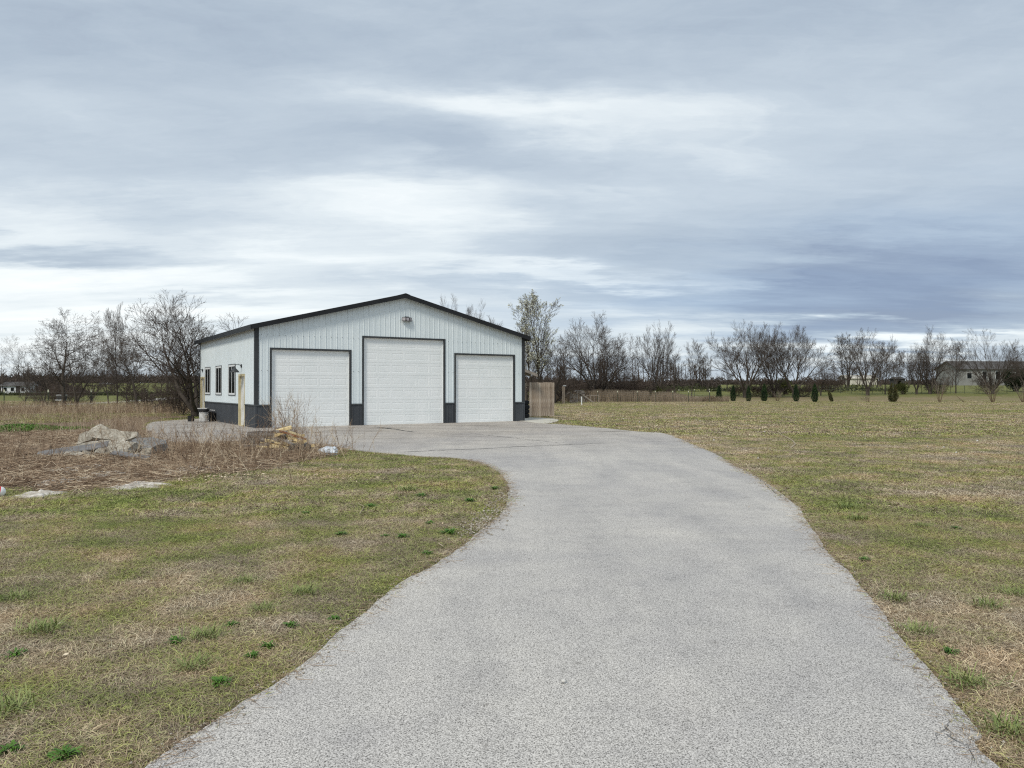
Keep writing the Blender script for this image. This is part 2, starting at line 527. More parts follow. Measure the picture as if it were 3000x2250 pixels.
def m_litter():
    m, N, L, b = mat_base('dry_stems', 0.9, 0, 0.15)
    at_ = N.new('ShaderNodeAttribute'); at_.attribute_name = 'rnd'
    t = tex(N, L, 'noise', 0.5, 3, 0.6, 'Position')
    r1 = ramp(N, [(0.0, (0.14, 0.092, 0.062)), (0.42, (0.31, 0.22, 0.150)), (0.78, (0.52, 0.395, 0.275)), (1.0, (0.84, 0.71, 0.52))])
    f = mth(N, L, 'ADD', at_.outputs['Fac'], mth(N, L, 'MULTIPLY', mth(N, L, 'SUBTRACT', t.outputs[0], 0.5), 0.7))
    L.new(f, r1.inputs[0])
    L.new(r1.outputs[0], b.inputs['Base Color'])
    return m
M['litter'] = m_litter()


def m_drygrass():
    m, N, L, b = mat_base('tall_dry_grass', 0.9, 0, 0.15)
    at_ = N.new('ShaderNodeAttribute'); at_.attribute_name = 'rnd'
    r1 = ramp(N, [(0.0, (0.14, 0.105, 0.075)), (0.5, (0.30, 0.235, 0.165)), (1.0, (0.50, 0.41, 0.30))])
    L.new(at_.outputs['Fac'], r1.inputs[0]); L.new(r1.outputs[0], b.inputs['Base Color'])
    return m
M['drygrass'] = m_drygrass()


def m_asphalt():
    m, N, L, b = mat_base('weathered_asphalt', 0.9, 0, 0.2)
    v = tex(N, L, 'noise', 150.0, 2, 0.75, 'Position')
    v2 = tex(N, L, 'voronoi', 120.0, coord='Position')
    big = tex(N, L, 'noise', 0.35, 5, 0.6, 'Position', dist=0.6)
    mid = tex(N, L, 'noise', 2.2, 5, 0.65, 'Position', (1, 1, 1)) if False else tex(N, L, 'noise', 2.2, 5, 0.65, 'Position')
    r = ramp(N, [(0.34, (0.06, 0.057, 0.053)), (0.43, (0.35, 0.333, 0.312)), (0.52, (0.53, 0.505, 0.475)), (0.66, (0.80, 0.765, 0.72))])
    L.new(v.outputs[0], r.inputs[0])
    r3 = ramp(N, [(0.35, (0.90, 0.90, 0.91)), (0.65, (1.10, 1.09, 1.06))])
    L.new(big.outputs[0], r3.inputs[0])
    c = mixc(N, L, 1.0, r.outputs[0], r3.outputs[0], 'MULTIPLY')
    r4 = ramp(N, [(0.30, (0.88, 0.88, 0.89)), (0.5, (1, 1, 1)), (0.75, (1.05, 1.05, 1.04))])
    L.new(mid.outputs[0], r4.inputs[0])
    c = mixc(N, L, 1.0, c, r4.outputs[0], 'MULTIPLY')
    # long worn lanes and darker wandering wheel paths
    ln_ = tex(N, L, 'noise', 1.0, 5, 0.6, 'Position', (1.5, 0.16, 1), dist=0.5, rot=(0, 0, 0.12))
    r6 = ramp(N, [(0.34, (0.92, 0.922, 0.93)), (0.50, (1, 1, 1)), (0.68, (1.06, 1.055, 1.05))])
    L.new(ln_.outputs[0], r6.inputs[0])
    c = mixc(N, L, 1.0, c, r6.outputs[0], 'MULTIPLY')
    sp_ = tex(N, L, 'noise', 5.5, 4, 0.7, 'Position', dist=0.4)
    r7 = ramp(N, [(0.25, (0.70, 0.69, 0.68)), (0.36, (1, 1, 1)), (0.8, (1, 1, 1))])
    L.new(sp_.outputs[0], r7.inputs[0])
    c = mixc(N, L, 1.0, c, r7.outputs[0], 'MULTIPLY')
    # grimy scuffs and tyre sweeps in front of the doors
    g = N.new('ShaderNodeNewGeometry'); sp = N.new('ShaderNodeSeparateXYZ'); L.new(g.outputs['Position'], sp.inputs[0])
    mp = N.new('ShaderNodeMapRange'); mp.inputs[1].default_value = 15; mp.inputs[2].default_value = 27
    L.new(mth(N, L, 'SUBTRACT', sp.outputs[1], mth(N, L, 'MULTIPLY', sp.outputs[0], 0.55)), mp.inputs[0])
    st = tex(N, L, 'noise', 0.8, 6, 0.7, 'Position', (0.35, 1.6, 1), dist=0.8, rot=(0, 0, -0.5))
    r5 = ramp(N, [(0.34, (0.50, 0.47, 0.43)), (0.47, (0.84, 0.80, 0.76)), (0.60, (0.95, 0.92, 0.88))])
    L.new(st.outputs[0], r5.inputs[0])
    c = mixc(N, L, mp.outputs[0], c, mixc(N, L, 1.0, c, r5.outputs[0], 'MULTIPLY'))
    L.new(c, b.inputs['Base Color'])
    bump(N, L, b, v.outputs[0], 0.35, 0.004)
    return m
M['asphalt'] = m_asphalt()


def m_rubble():
    m, N, L, b = mat_base('broken_concrete', 0.95, 0, 0.15)
    t = tex(N, L, 'noise', 4.0, 8, 0.7, 'Object')
    t2 = tex(N, L, 'noise', 22.0, 5, 0.7, 'Object')
    r = ramp(N, [(0.36, (0.14, 0.115, 0.085)), (0.5, (0.40, 0.365, 0.30)), (0.64, (0.66, 0.62, 0.54))])
    L.new(mth(N, L, 'ADD', mth(N, L, 'MULTIPLY', t.outputs[0], .6), mth(N, L, 'MULTIPLY', t2.outputs[0], .4)), r.inputs[0])
    L.new(r.outputs[0], b.inputs['Base Color'])
    bump(N, L, b, t2.outputs[0], 0.6, 0.03)
    return m
M['rubble'] = m_rubble()
M['rubble_dark'] = pm('dark_asphalt_chunk', (0.13, 0.13, 0.13), (0.30, 0.30, 0.29), 14, 0.9, 0.5, 'Object')
M['soil'] = pm('brown_leaf_litter', (0.10, 0.068, 0.045), (0.34, 0.25, 0.17), 11.0, 0.95, 0.6, 'Position', bdist=0.05, detail=8)
M['gravelroad'] = pm('pale_gravel_road', (0.52, 0.49, 0.43), (0.64, 0.61, 0.55), 1.5, 0.95, 0, 'Position')
M['limestone'] = pm('pale_crushed_stone', (0.34, 0.29, 0.23), (0.76, 0.71, 0.64), 14.0, 0.95, 0.6, 'Position', bdist=0.03, detail=8)
M['slate'] = pm('grey_sheet_metal', (0.15, 0.147, 0.147), (0.235, 0.23, 0.228), 4.0, 0.85, 0.05, 'Object')
M['splitwood'] = pm('fresh_split_wood', (0.58, 0.42, 0.18), (0.82, 0.68, 0.40), 5.0, 0.85, 0.3, 'Object', sc=(1, 6, 6))
M['barkred'] = pm('reddish_bark_strip', (0.20, 0.08, 0.035), (0.34, 0.15, 0.07), 6.0, 0.9, 0.3, 'Object')
M['logbark'] = pm('grey_log_bark', (0.05, 0.042, 0.036), (0.30, 0.275, 0.25), 4.0, 0.95, 0.5, 'Object', sc=(1, 4, 4))
M['stone'] = pm('small_pale_stones', (0.42, 0.40, 0.36), (0.72, 0.70, 0.66), 3.0, 0.9, 0, 'Position')
M['edgestone'] = pm('brownish_gravel', (0.24, 0.20, 0.15), (0.55, 0.50, 0.42), 9.0, 0.9, 0, 'Position')
M['edgesoil'] = pm('reddish_edge_soil', (0.10, 0.065, 0.045), (0.24, 0.17, 0.12), 18.0, 0.95, 0.5, 'Position', detail=8)
M['crack'] = pm('dark_crack_fill', (0.06, 0.058, 0.055), (0.12, 0.115, 0.11), 5.0, 0.9, 0, 'Position')
M['forest'] = pm('distant_bare_woods', (0.062, 0.050, 0.043), (0.13, 0.103, 0.088), 0.15, 0.95, 0, 'Position')
M['forest_g'] = pm('distant_green_scrub', (0.035, 0.045, 0.018), (0.075, 0.085, 0.035), 0.2, 0.95, 0, 'Position')

# ------------------------------------------------------------------ terrain
def grid_axis(lo, hi, n, k):
    t = np.linspace(-1, 1, n) if lo < 0 and -lo == hi else np.linspace(0, 1, n)
    return np.sinh(t * k) / math.sinh(k) * hi


def build_terrain():
    xs = grid_axis(-3200, 3200, 181, 5.0)
    ys = np.concatenate([np.linspace(-3200, -40, 12), np.linspace(-30, 90, 13), np.linspace(93, 330, 70), 330 + np.cumsum(np.linspace(10, 100, 52))])
    X, Y = np.meshgrid(xs, ys)
    Z = th(X, Y)
    nx, ny = len(xs), len(ys)
    V = np.stack([X, Y, Z], -1).reshape(-1, 3)
    i = np.arange(nx - 1)[None, :] + np.arange(ny - 1)[:, None] * nx
    Fq = np.stack([i, i + 1, i + 1 + nx, i + nx], -1).reshape(-1, 4)
    me = np_mesh('ground', V, Fq, 4)
    o = link('ground', me, M['ground'], smooth=True)
    tag(o, kind='structure')
build_terrain()


def catmull(P, n=6, closed=True):
    out = []
    m = len(P)
    rng = range(m) if closed else range(m - 1)
    for i in rng:
        if closed: p = [P[(i + k) % m] for k in (-1, 0, 1, 2)]
        else: p = [P[max(0, min(m - 1, i + k))] for k in (-1, 0, 1, 2)]
        for j in range(n):
            t = j / n
            out.append(tuple(0.5 * ((2 * p[1][c]) + (-p[0][c] + p[2][c]) * t + (2 * p[0][c] - 5 * p[1][c] + 4 * p[2][c] - p[3][c]) * t * t
                                    + (-p[0][c] + 3 * p[1][c] - 3 * p[2][c] + p[3][c]) * t ** 3) for c in range(2)))
    if not closed: out.append(tuple(P[-1]))
    return out


def inside(poly, x, y):
    x = np.asarray(x); y = np.asarray(y)
    r = np.zeros(x.shape, bool)
    n = len(poly)
    for i in range(n):
        x0, y0 = poly[i]; x1, y1 = poly[(i + 1) % n]
        if y0 == y1: continue
        c = ((y0 > y) != (y1 > y)) & (x < (x1 - x0) * (y - y0) / (y1 - y0) + x0)
        r ^= c
    return r


def sheet(name, poly, z, mat, skirt=0.05):
    bm = bmesh.new()
    vs = [bm.verts.new((x, y, z)) for x, y in poly]
    f = bm.faces.new(vs)
    f.normal_update()
    if f.normal.z < 0: f.normal_flip()
    lo = [bm.verts.new((x, y, z - skirt)) for x, y in poly]
    n = len(vs)
    for i in range(n):
        bm.faces.new((vs[i], vs[(i + 1) % n], lo[(i + 1) % n], lo[i]))
    bmesh.ops.triangulate(bm, faces=[f])
    bmesh.ops.recalc_face_normals(bm, faces=bm.faces)
    me = bpy.data.meshes.new(name); bm.to_mesh(me); bm.free()
    return link(name, me, mat)


# building frame
B0 = Vector((-9.76, 29.0, 0)); BROT = math.atan2(.533, .846)
BU = Vector((math.cos(BROT), math.sin(BROT), 0)); BV = Vector((-math.sin(BROT), math.cos(BROT), 0))
BW, BD, BH, APEX = 12.2, 11.15, 3.90, 5.42
def bl(u, v, z=0): return B0 + BU * u + BV * v + Vector((0, 0, z))
def bl2(u, v): p = bl(u, v); return (p.x, p.y)

left_edge = [G(435, 2250), G(502, 2199), G(615, 2133), G(707, 2071), G(820, 2004), G(912, 1933), G(999, 1856), G(1085, 1790), G(1180, 1709),
             G(1273, 1662), G(1305, 1640), G(1368, 1596), G(1406, 1558), G(1466, 1514), G(1488, 1455), G(1485, 1415), G(1454, 1382),
             G(1406, 1358), G(1327, 1344), G(1216, 1338), G(1090, 1327), G(1001, 1317), G(900, 1306), G(760, 1300), G(640, 1302),
             G(520, 1303), G(450, 1290), G(428, 1262), G(440, 1240), G(500, 1233)]
right_edge = [G(1601, 1242.8), G(1638, 1243.6), G(1763, 1254.6), G(1850, 1264), G(1900, 1267.5), G(1930, 1268.5), G(1965, 1277), G(2019, 1299), G(2099, 1334), G(2144, 1364),
              G(2198, 1389), G(2258, 1428), G(2340, 1490), G(2354, 1520), G(2378, 1552), G(2403, 1592), G(2428, 1630), G(2489, 1690), G(2553, 1762),
              G(2607, 1839), G(2670, 1920), G(2742, 1997), G(2800, 2076), G(2866, 2160), G(2914, 2250)]
near_l = [(-3.0, -4.0), (-2.45, -1.0), (-1.75, 1.6)]
near_r = [(1.93, 1.6), (2.3, -1.0), (2.4, -4.0)]
drive_c = near_l + left_edge + [bl2(0.4, 10.9), bl2(0.6, 5), bl2(1.0, 1.0), bl2(11.5, .6), bl2(12.35, 0.05)] + right_edge + near_r
random.seed(5)
drive = catmull(drive_c, 8)
_dr = []
_d2 = []
for i, a in enumerate(drive):
    b = drive[(i + 1) % len(drive)]
    L_ = math.hypot(b[0] - a[0], b[1] - a[1]); n = 1
    if 1.5 < a[1] < 22 and -12 < a[0]: n = max(1, int(L_ / .035))
    for k in range(n): _d2.append((a[0] + (b[0] - a[0]) * k / n, a[1] + (b[1] - a[1]) * k / n))
drive = _d2
for i, (x, y) in enumerate(drive):
    if y > 1 and not (y > 27 and x < 1):
        k = min(0.03, 0.008 + 0.0008 * y)
        v = Vector((x * 2.1, y * 2.1, 3.3)); w = mnoise.noise(v); w2 = mnoise.noise(v * 3.7 + Vector((9, 2, 5)))
        w3 = mnoise.noise(v * 9.0)
        x += k * (w * 1.2 + w2) + .009 * w3; y += k * w2 + .009 * mnoise.noise(v * 9.0 + Vector((3, 3, 3)))
    _dr.append((x, y))
drive = _dr
o = sheet('driveway', drive, 0.022, M['asphalt'], 0.06); tag(o, kind='structure')

_e = []
for i in range(len(drive)):
    a, b = drive[i - 3], drive[(i + 3) % len(drive)]
    d = Vector((b[0] - a[0], b[1] - a[1], 0)); d = d.normalized() if d.length else Vector((1, 0, 0))
    k = .045 + .035 * mnoise.noise(Vector((drive[i][0] * 3, drive[i][1] * 3, 8)))
    _e.append((drive[i][0] - d.y * k, drive[i][1] + d.x * k))
o = sheet('edge_soil', _e, 0.006, M['edgesoil'], 0.02); tag(o, kind='structure')

# pale concrete pad beside the building
pad = catmull([bl2(12.0, 0.25), G(1570, 1240.5), G(1601, 1242.3), G(1622, 1239), G(1637, 1233), G(1625, 1229), G(1600, 1226.5), G(1540, 1224.5), bl2(12.1, 3.6)], 5)
o = sheet('concrete_pad', pad, 0.034, M['conc_pale'], 0.08); tag(o, kind='structure')

# bare brown ground below the brush
brush_c = [(-30, 10.5), (-16, 11.0), (-10, 11.2), G(0, 1432), G(150, 1445), G(300, 1440), G(480, 1412), G(620, 1395), G(760, 1385), G(880, 1352), G(960, 1335), G(1003, 1318),
           G(900, 1306), G(760, 1300), G(640, 1302), G(520, 1303), G(450, 1290), G(428, 1262), G(430, 1240), G(520, 1226), (-17, 43), G(400, 1222), G(250, 1232), G(120, 1240), (-40, 27), (-40, 18)]
brush = catmull(brush_c, 5)
_b = []
for x, y in brush:
    v = Vector((x * .7, y * .7, 1.3)); _b.append((x + .35 * mnoise.noise(v) + .1 * mnoise.noise(v * 4), y + .35 * mnoise.noise(v + Vector((5, 5, 5)))))
brush = _b
o = sheet('bare_ground', brush, 0.008, M['soil'], 0.03); tag(o, kind='structure')


def road(name, pts, w, z, mat):
    P = catmull(pts, 10, closed=False)
    V, Fq = [], []
    for i, (x, y) in enumerate(P):
        a = P[max(i - 1, 0)]; b = P[min(i + 1, len(P) - 1)]
        d = Vector((b[0] - a[0], b[1] - a[1], 0)).normalized(); nrm = Vector((-d.y, d.x, 0))
        for s in (-1, 1):
            q = Vector((x, y, 0)) + nrm * s * w / 2
            V.append((q.x, q.y, tz(q.x, q.y) + z))
        if i: k = 2 * i; Fq.append((k - 2, k - 1, k + 1, k))
    me = bpy.data.meshes.new(name); me.from_pydata(V, [], [f[::-1] for f in Fq]); me.update()
    o = link(name, me, mat); tag(o, kind='structure')
road('gravel_road', [(-60, 40), (-44, 55), G(0, 1194), G(200, 1185), G(380, 1176.5), G(470, 1170), G(545, 1164), (-52, 160), (-30, 163)], 3.4, 0.03, M['gravelroad'])

# cracks in the asphalt: shallow ribbons of dark filler
def crack(pts, w=0.02, seed=0):
    random.seed(seed)
    P = []
    for i in range(len(pts) - 1):
        a, b = Vector((*pts[i], 0)), Vector((*pts[i + 1], 0))
        n = max(2, int((b - a).length / 0.12))
        for k in range(n):
            q = a.lerp(b, k / n); P.append((q.x + random.uniform(-.02, .02) * (1 + w * 20), q.y + random.uniform(-.02, .02) * (1 + w * 20)))
    P.append(pts[-1])
    V, Fq = [], []
    for i, (x, y) in enumerate(P):
        a = P[max(i - 1, 0)]; b = P[min(i + 1, len(P) - 1)]
        d = Vector((b[0] - a[0], b[1] - a[1], 0))
        d = d.normalized() if d.length else Vector((1, 0, 0))
        nrm = Vector((-d.y, d.x, 0)); ww = w * random.uniform(.35, 1) * min(1, (i + 1) / 5, (len(P) - i) / 5)
        for s in (-1, 1): V.append((x + nrm.x * s * ww / 2, y + nrm.y * s * ww / 2, 0.026))
        if i: k = 2 * i; Fq.append((k - 2, k - 1, k + 1, k))
    me = bpy.data.meshes.new('pavement_crack'); me.from_pydata(V, [], Fq); me.update()
    o = link('pavement_crack', me, M['crack']); tag(o, kind='structure')
crack([G(1165, 1328), G(1280, 1322), G(1400, 1318), G(1500, 1312), G(1620, 1307), G(1760, 1301)], 0.07, 1)
crack([G(2781, 2125), G(2770, 2140), G(2735, 2165), G(2733, 2180), G(2738, 2200)], 0.006, 2)
crack([G(2770, 2140), G(2780, 2160), G(2800, 2180), G(2830, 2220), G(2850, 2249)], 0.007, 3)
crack([G(2781, 2125), G(2800, 2112), G(2806, 2105)], 0.005, 4)
crack([G(1095, 1252), G(1130, 1256), G(1180, 1263), G(1215, 1268)], 0.16, 6)
crack([G(2390, 1612), G(2420, 1606)], 0.02, 7)
crack([G(1486, 1440), G(1500, 1446), G(1512, 1452)], 0.03, 8)
crack([G(2215, 1400), G(2258, 1437), G(2300, 1468)], 0.02, 9)
crack([G(1640, 1300), G(1500, 1285), G(1380, 1272)], 0.035, 10)

# ------------------------------------------------------------------ the garage building
def rib_profile(u0, u1):
    """(u, out) points of a ribbed steel sheet: a major rib each 9 inches and two low ones between"""
    P = []
    k0 = int(math.floor(u0 / .2286)) - 1; k1 = int(math.ceil(u1 / .2286)) + 1
    base = []
    for k in range(k0, k1 + 1):
        c = k * .2286
        base += [(c - .030, 0), (c - .012, .018), (c + .012, .018), (c + .030, 0),
                 (c + .078, 0), (c + .085, .004), (c + .097, .004), (c + .104, 0), (c + .130, 0), (c + .137, .004), (c + .149, .004), (c + .156, 0)]
    def val(u):
        for i in range(len(base) - 1):
            if base[i][0] <= u <= base[i + 1][0]:
                t = (u - base[i][0]) / max(1e-9, base[i + 1][0] - base[i][0]); return base[i][1] + t * (base[i + 1][1] - base[i][1])
        return 0
    P = [(u0, val(u0))] + [p for p in base if u0 + 1e-4 < p[0] < u1 - 1e-4] + [(u1, val(u1))]
    return P


def gable(u): return BH + (APEX - BH) * (1 - abs(u - BW / 2) / (BW / 2))


def wall_face(root, axis, length, openings, top, z0, z1, mat, name, flip=False, other=False):
    """ribbed cladding cut round its openings, one object for each 3 ft sheet"""
    npan = int(math.ceil(length / .9144))
    for p in range(npan):
        a, b = p * .9144, min(length, (p + 1) * .9144 - .0025)
        cuts = sorted(set([a, b] + [e for o_ in openings for e in o_[:2] if a < e < b] + ([BW / 2] if axis == 'u' and a < BW / 2 < b else [])))
        mb = MB()
        for c0, c1 in zip(cuts[:-1], cuts[1:]):
            mid = (c0 + c1) / 2
            spans = []
            lo, hi = z0, None if z1 is None else z1
            ops = [o_ for o_ in openings if o_[0] <= mid <= o_[1]]
            cur = z0; sp = []
            for o_ in sorted(ops, key=lambda q: q[2]):
                if z1 is not None and o_[2] >= z1: continue
                if o_[2] > cur + 1e-4: sp.append((cur, o_[2]))
                cur = max(cur, o_[3])
            sp.append((cur, z1))
            for s0, s1 in sp:
                if s1 is not None:
                    s1 = min(s1, 99)
                    if s1 - s0 < 1e-3: continue
                pr = rib_profile(c0, c1)
                for (ua, oa), (ub, ob) in zip(pr[:-1], pr[1:]):
                    ta = s1 if s1 is not None else top(ua); tb = s1 if s1 is not None else top(ub)
                    if ta - s0 < 1e-3 and tb - s0 < 1e-3: continue
                    if axis == 'u': q = [(ua, -oa, s0), (ub, -ob, s0), (ub, -ob, tb), (ua, -oa, ta)]
                    elif axis == 'v': q = [(-ob, ub, s0), (-oa, ua, s0), (-oa, ua, ta), (-ob, ub, tb)]
                    elif axis == 'v2': q = [(BW + oa, ua, s0), (BW + ob, ub, s0), (BW + ob, ub, tb), (BW + oa, ua, ta)]
                    else: q = [(ub, BD + ob, s0), (ua, BD + oa, s0), (ua, BD + oa, ta), (ub, BD + ob, tb)]
                    mb.poly(q)
        if mb.f: mb.build(name, mat, root)


bld = empty('garage_building', B0, BROT)
tag(bld, 'white ribbed metal garage with charcoal wainscot and three overhead doors', 'garage')
DOORS = [(0.60, 3.75, 3.04, 5, 6), (4.33, 8.03, 3.63, 6, 7), (8.59, 11.63, 3.03, 5, 6)]
TR = 0.058
front_open = [(a - .0, b + .0, 0, h) for a, b, h, _, _ in DOORS]
WS = .88
wall_face(bld, 'u', BW, front_open, gable, WS, None, M['white_metal'], 'wall_panel')
wall_face(bld, 'u', BW, front_open, gable, 0.0, WS - .0, M['wainscot'], 'wainscot_panel')
WINS = [(3.31, 4.55, 1.26, 2.53), (6.0, 7.23, 1.26, 2.53), (8.54, 9.78, 1.26, 2.53)]
SD = [(1.587, 2.73, 0, 2.11), (9.93, 11.05, 0, 2.11)]
side_open = [(a + .05, b - .05, z0 + (.0 if z0 == 0 else .03), z1 - .03) for a, b, z0, z1 in WINS] + [(a + .04, b - .04, 0, z1 - .04) for a, b, z0, z1 in SD]
side_top = lambda v: BH
wall_face(bld, 'v', BD, side_open, side_top, WS, None, M['white_metal'], 'wall_panel')
wall_face(bld, 'v', BD, side_open, side_top, 0, WS, M['wainscot'], 'wainscot_panel')
wall_face(bld, 'v2', BD, [], side_top, WS, None, M['white_metal'], 'wall_panel')
wall_face(bld, 'v2', BD, [], side_top, 0, WS, M['wainscot'], 'wainscot_panel')
wall_face(bld, 'b', BW, [], gable, 0, None, M['white_metal'], 'wall_panel')

# wainscot cap
edges = [0] + [e for d in DOORS for e in (d[0] - TR, d[1] + TR)] + [BW]
for i in range(0, len(edges), 2):
    mb = MB()
    mb.box((edges[i] - (.03 if i == 0 else 0), -.040, WS - .012), (edges[i + 1] + (.03 if i == len(edges) - 2 else 0), -.001, WS + .030))
    mb.build('wainscot_cap', M['trimgrey'], bld)
mb = MB()
mb.box((-.040, -.001, WS - .012), (-.001, SD[0][0] - .002, WS + .030))
mb.build('wainscot_cap', M['trimgrey'], bld); mb = MB()
mb.box((-.040, SD[0][1] + .002, WS - .012), (-.001, SD[1][0] - .002, WS + .030))
mb.build('wainscot_cap', M['trimgrey'], bld); mb = MB()
mb.box((BW + .001, -.001, WS - .012), (BW + .040, BD, WS + .030))
mb.build('wainscot_cap', M['trimgrey'], bld)
# corner trims
for (cx_, cy_, sx_, sy_) in ((0, 0, -1, -1), (BW, 0, 1, -1), (0, BD, -1, 1), (BW, BD, 1, 1)):
    mb = MB()
    wd = .125
    x0, x1 = sorted((cx_ + sx_ * .026, cx_ - sx_ * wd)); y0, y1 = sorted((cy_ + sy_ * .026, cy_ + sy_ * .0005))
    mb.box((x0, y0, WS + .030), (x1, y1, BH))
    x0, x1 = sorted((cx_ + sx_ * .026, cx_ + sx_ * .0005)); y0, y1 = sorted((cy_ + sy_ * .0003, cy_ - sy_ * wd))
    mb.box((x0, y0, WS + .030), (x1, y1, BH))
    mb.build('corner_trim', M['char'], bld)
    mb = MB()
    x0, x1 = sorted((cx_ + sx_ * .025, cx_ - sx_ * .05)); y0, y1 = sorted((cy_ + sy_ * .025, cy_ + sy_ * .0005))
    mb.box((x0, y0, 0), (x1, y1, WS - .012))
    x0, x1 = sorted((cx_ + sx_ * .025, cx_ + sx_ * .0005)); y0, y1 = sorted((cy_ + sy_ * .0003, cy_ - sy_ * .05))
    mb.box((x0, y0, 0), (x1, y1, WS - .012))
    mb.build('corner_trim', M['wainscot'], bld)
# roof: two slabs with standing ribs, fascia, ridge cap
OH = .20; FT = .185
slope = (APEX - BH) / (BW / 2)
for s in (0, 1):
    mb = MB()
    ue = -OH if s == 0 else BW + OH
    zr, ze = APEX + .02, BH - slope * OH + .02
    y0, y1 = -OH - .02, BD + .45
    top = [(ue, y0, ze + .05), (BW / 2, y0, zr + .05), (BW / 2, y1, zr + .05), (ue, y1, ze + .05)]
    bot = [(x, y, z - .04) for x, y, z in top]
    if s: top = top[::-1]; bot = bot[::-1]
    mb.poly(top[::-1]); mb.poly(bot)
    for i in range(4):
        mb.poly([top[i], top[(i + 1) % 4], bot[(i + 1) % 4], bot[i]])
    n = int((y1 - y0) / .2286)
    for k in range(n + 1):
        yy = y0 + .03 + k * .2286
        p = [(ue, yy, ze + .051), (BW / 2, yy, zr + .051)]
        q = [(BW / 2, yy + .03, zr + .051), (ue, yy + .03, ze + .051)]
        t = [(a, b, c + .018) for a, b, c in p + q]
        mb.poly(t if not s else t[::-1]); mb.poly([p[0], p[1], t[1], t[0]]); mb.poly([q[0], q[1], t[3], t[2]])
        mb.poly([p[0], q[1], t[3], t[0]])
    mb.build('roof', M['roof'], bld)
    # rake fascia front
    for (ya, yb) in ((-OH - .045, -OH - .022), (BD + .452, BD + .475)):
        mb = MB()
        A = [(ue, ze + .075), (BW / 2, zr + .075), (BW / 2, zr + .075 - FT), (ue, ze + .075 - FT)]
        if s: A = A[::-1]
        f = [(x, ya, z) for x, z in A]; g = [(x, yb, z) for x, z in A]
        mb.poly(f[::-1]); mb.poly(g)
        for i in range(4): mb.poly([f[i], f[(i + 1) % 4], g[(i + 1) % 4], g[i]])
        mb.build('rake_trim', M['roof'], bld)
    mb = MB()   # soffits
    A = [(ue, -OH - .02, ze - .055), (BW / 2, -OH - .02, zr - .055), (BW / 2, -.001, zr - .055), (ue, -.001, ze - .055)]
    mb.poly(A if not s else A[::-1])
    x0, x1 = sorted((ue, 0 - .001 if s == 0 else BW + .001))
    mb.box((x0, -.0005, BH - .10 + .02), (x1, BD + .44, BH - .085 + .02))
    x0, x1 = sorted((ue, ue + (-.03 if s == 0 else .03)))
    mb.box((x0, -OH - .02, ze - .115), (x1, BD + .44, ze + .072))
    mb.build('eave_trim', M['roof'], bld)
mb = MB()
for k in range(2):
    s = -1 if k == 0 else 1
    A = [(BW / 2, -OH - .06, APEX + .115), (BW / 2 + s * .20, -OH - .06, APEX + .115 - .2 * slope - .01), (BW / 2 + s * .20, BD + .49, APEX + .115 - .2 * slope - .01), (BW / 2, BD + .49, APEX + .115)]
    B = [(x, y, z - .02) for x, y, z in A]
    mb.poly(A); mb.poly(B[::-1])
    for i in range(4): mb.poly([A[i], A[(i + 1) % 4], B[(i + 1) % 4], B[i]])
mb.build('ridge_cap', M['char'], bld)

# overhead doors
def door_section(w, h, cols, depth=.04):
    """pressed steel section with long raised panels; x to the right, front at y=0"""
    mb = MB()
    st = .085
    pw = (w - st * (cols + 1)) / cols
    zt, zb = h - .11, .11
    xs = [0]
    for c in range(cols): xs += [st + c * (pw + st), (c + 1) * (pw + st)]
    xs.append(w)
    for i in range(len(xs) - 1):
        a, b = xs[i], xs[i + 1]
        if i % 2 == 0:
            mb.poly([(a, 0, .004), (b, 0, .004), (b, 0, h - .004), (a, 0, h - .004)])
        else:
            mb.poly([(a, 0, .004), (b, 0, .004), (b, 0, zb), (a, 0, zb)])
            mb.poly([(a, 0, zt), (b, 0, zt), (b, 0, h - .004), (a, 0, h - .004)])
            rings = [(0, 0), (.016, .0055), (.024, .0055), (.055, .001)]
            for (i0, d0), (i1, d1) in zip(rings[:-1], rings[1:]):
                o_ = [(a + i0, d0, zb + i0), (b - i0, d0, zb + i0), (b - i0, d0, zt - i0), (a + i0, d0, zt - i0)]
                n_ = [(a + i1, d1, zb + i1), (b - i1, d1, zb + i1), (b - i1, d1, zt - i1), (a + i1, d1, zt - i1)]
                for k in range(4): mb.poly([o_[k], o_[(k + 1) % 4], n_[(k + 1) % 4], n_[k]])
            mb.poly(n_)
    # rolled edges top and bottom, back
    mb.poly([(0, 0, h - .004), (w, 0, h - .004), (w, .012, h), (0, .012, h)])
    mb.poly([(0, .012, 0), (w, .012, 0), (w, 0, .004), (0, 0, .004)])
    mb.poly([(0, .012, 0), (0, depth, 0), (w, depth, 0), (w, .012, 0)])
    mb.poly([(0, .012, h), (w, .012, h), (w, depth, h), (0, depth, h)])
    return mb


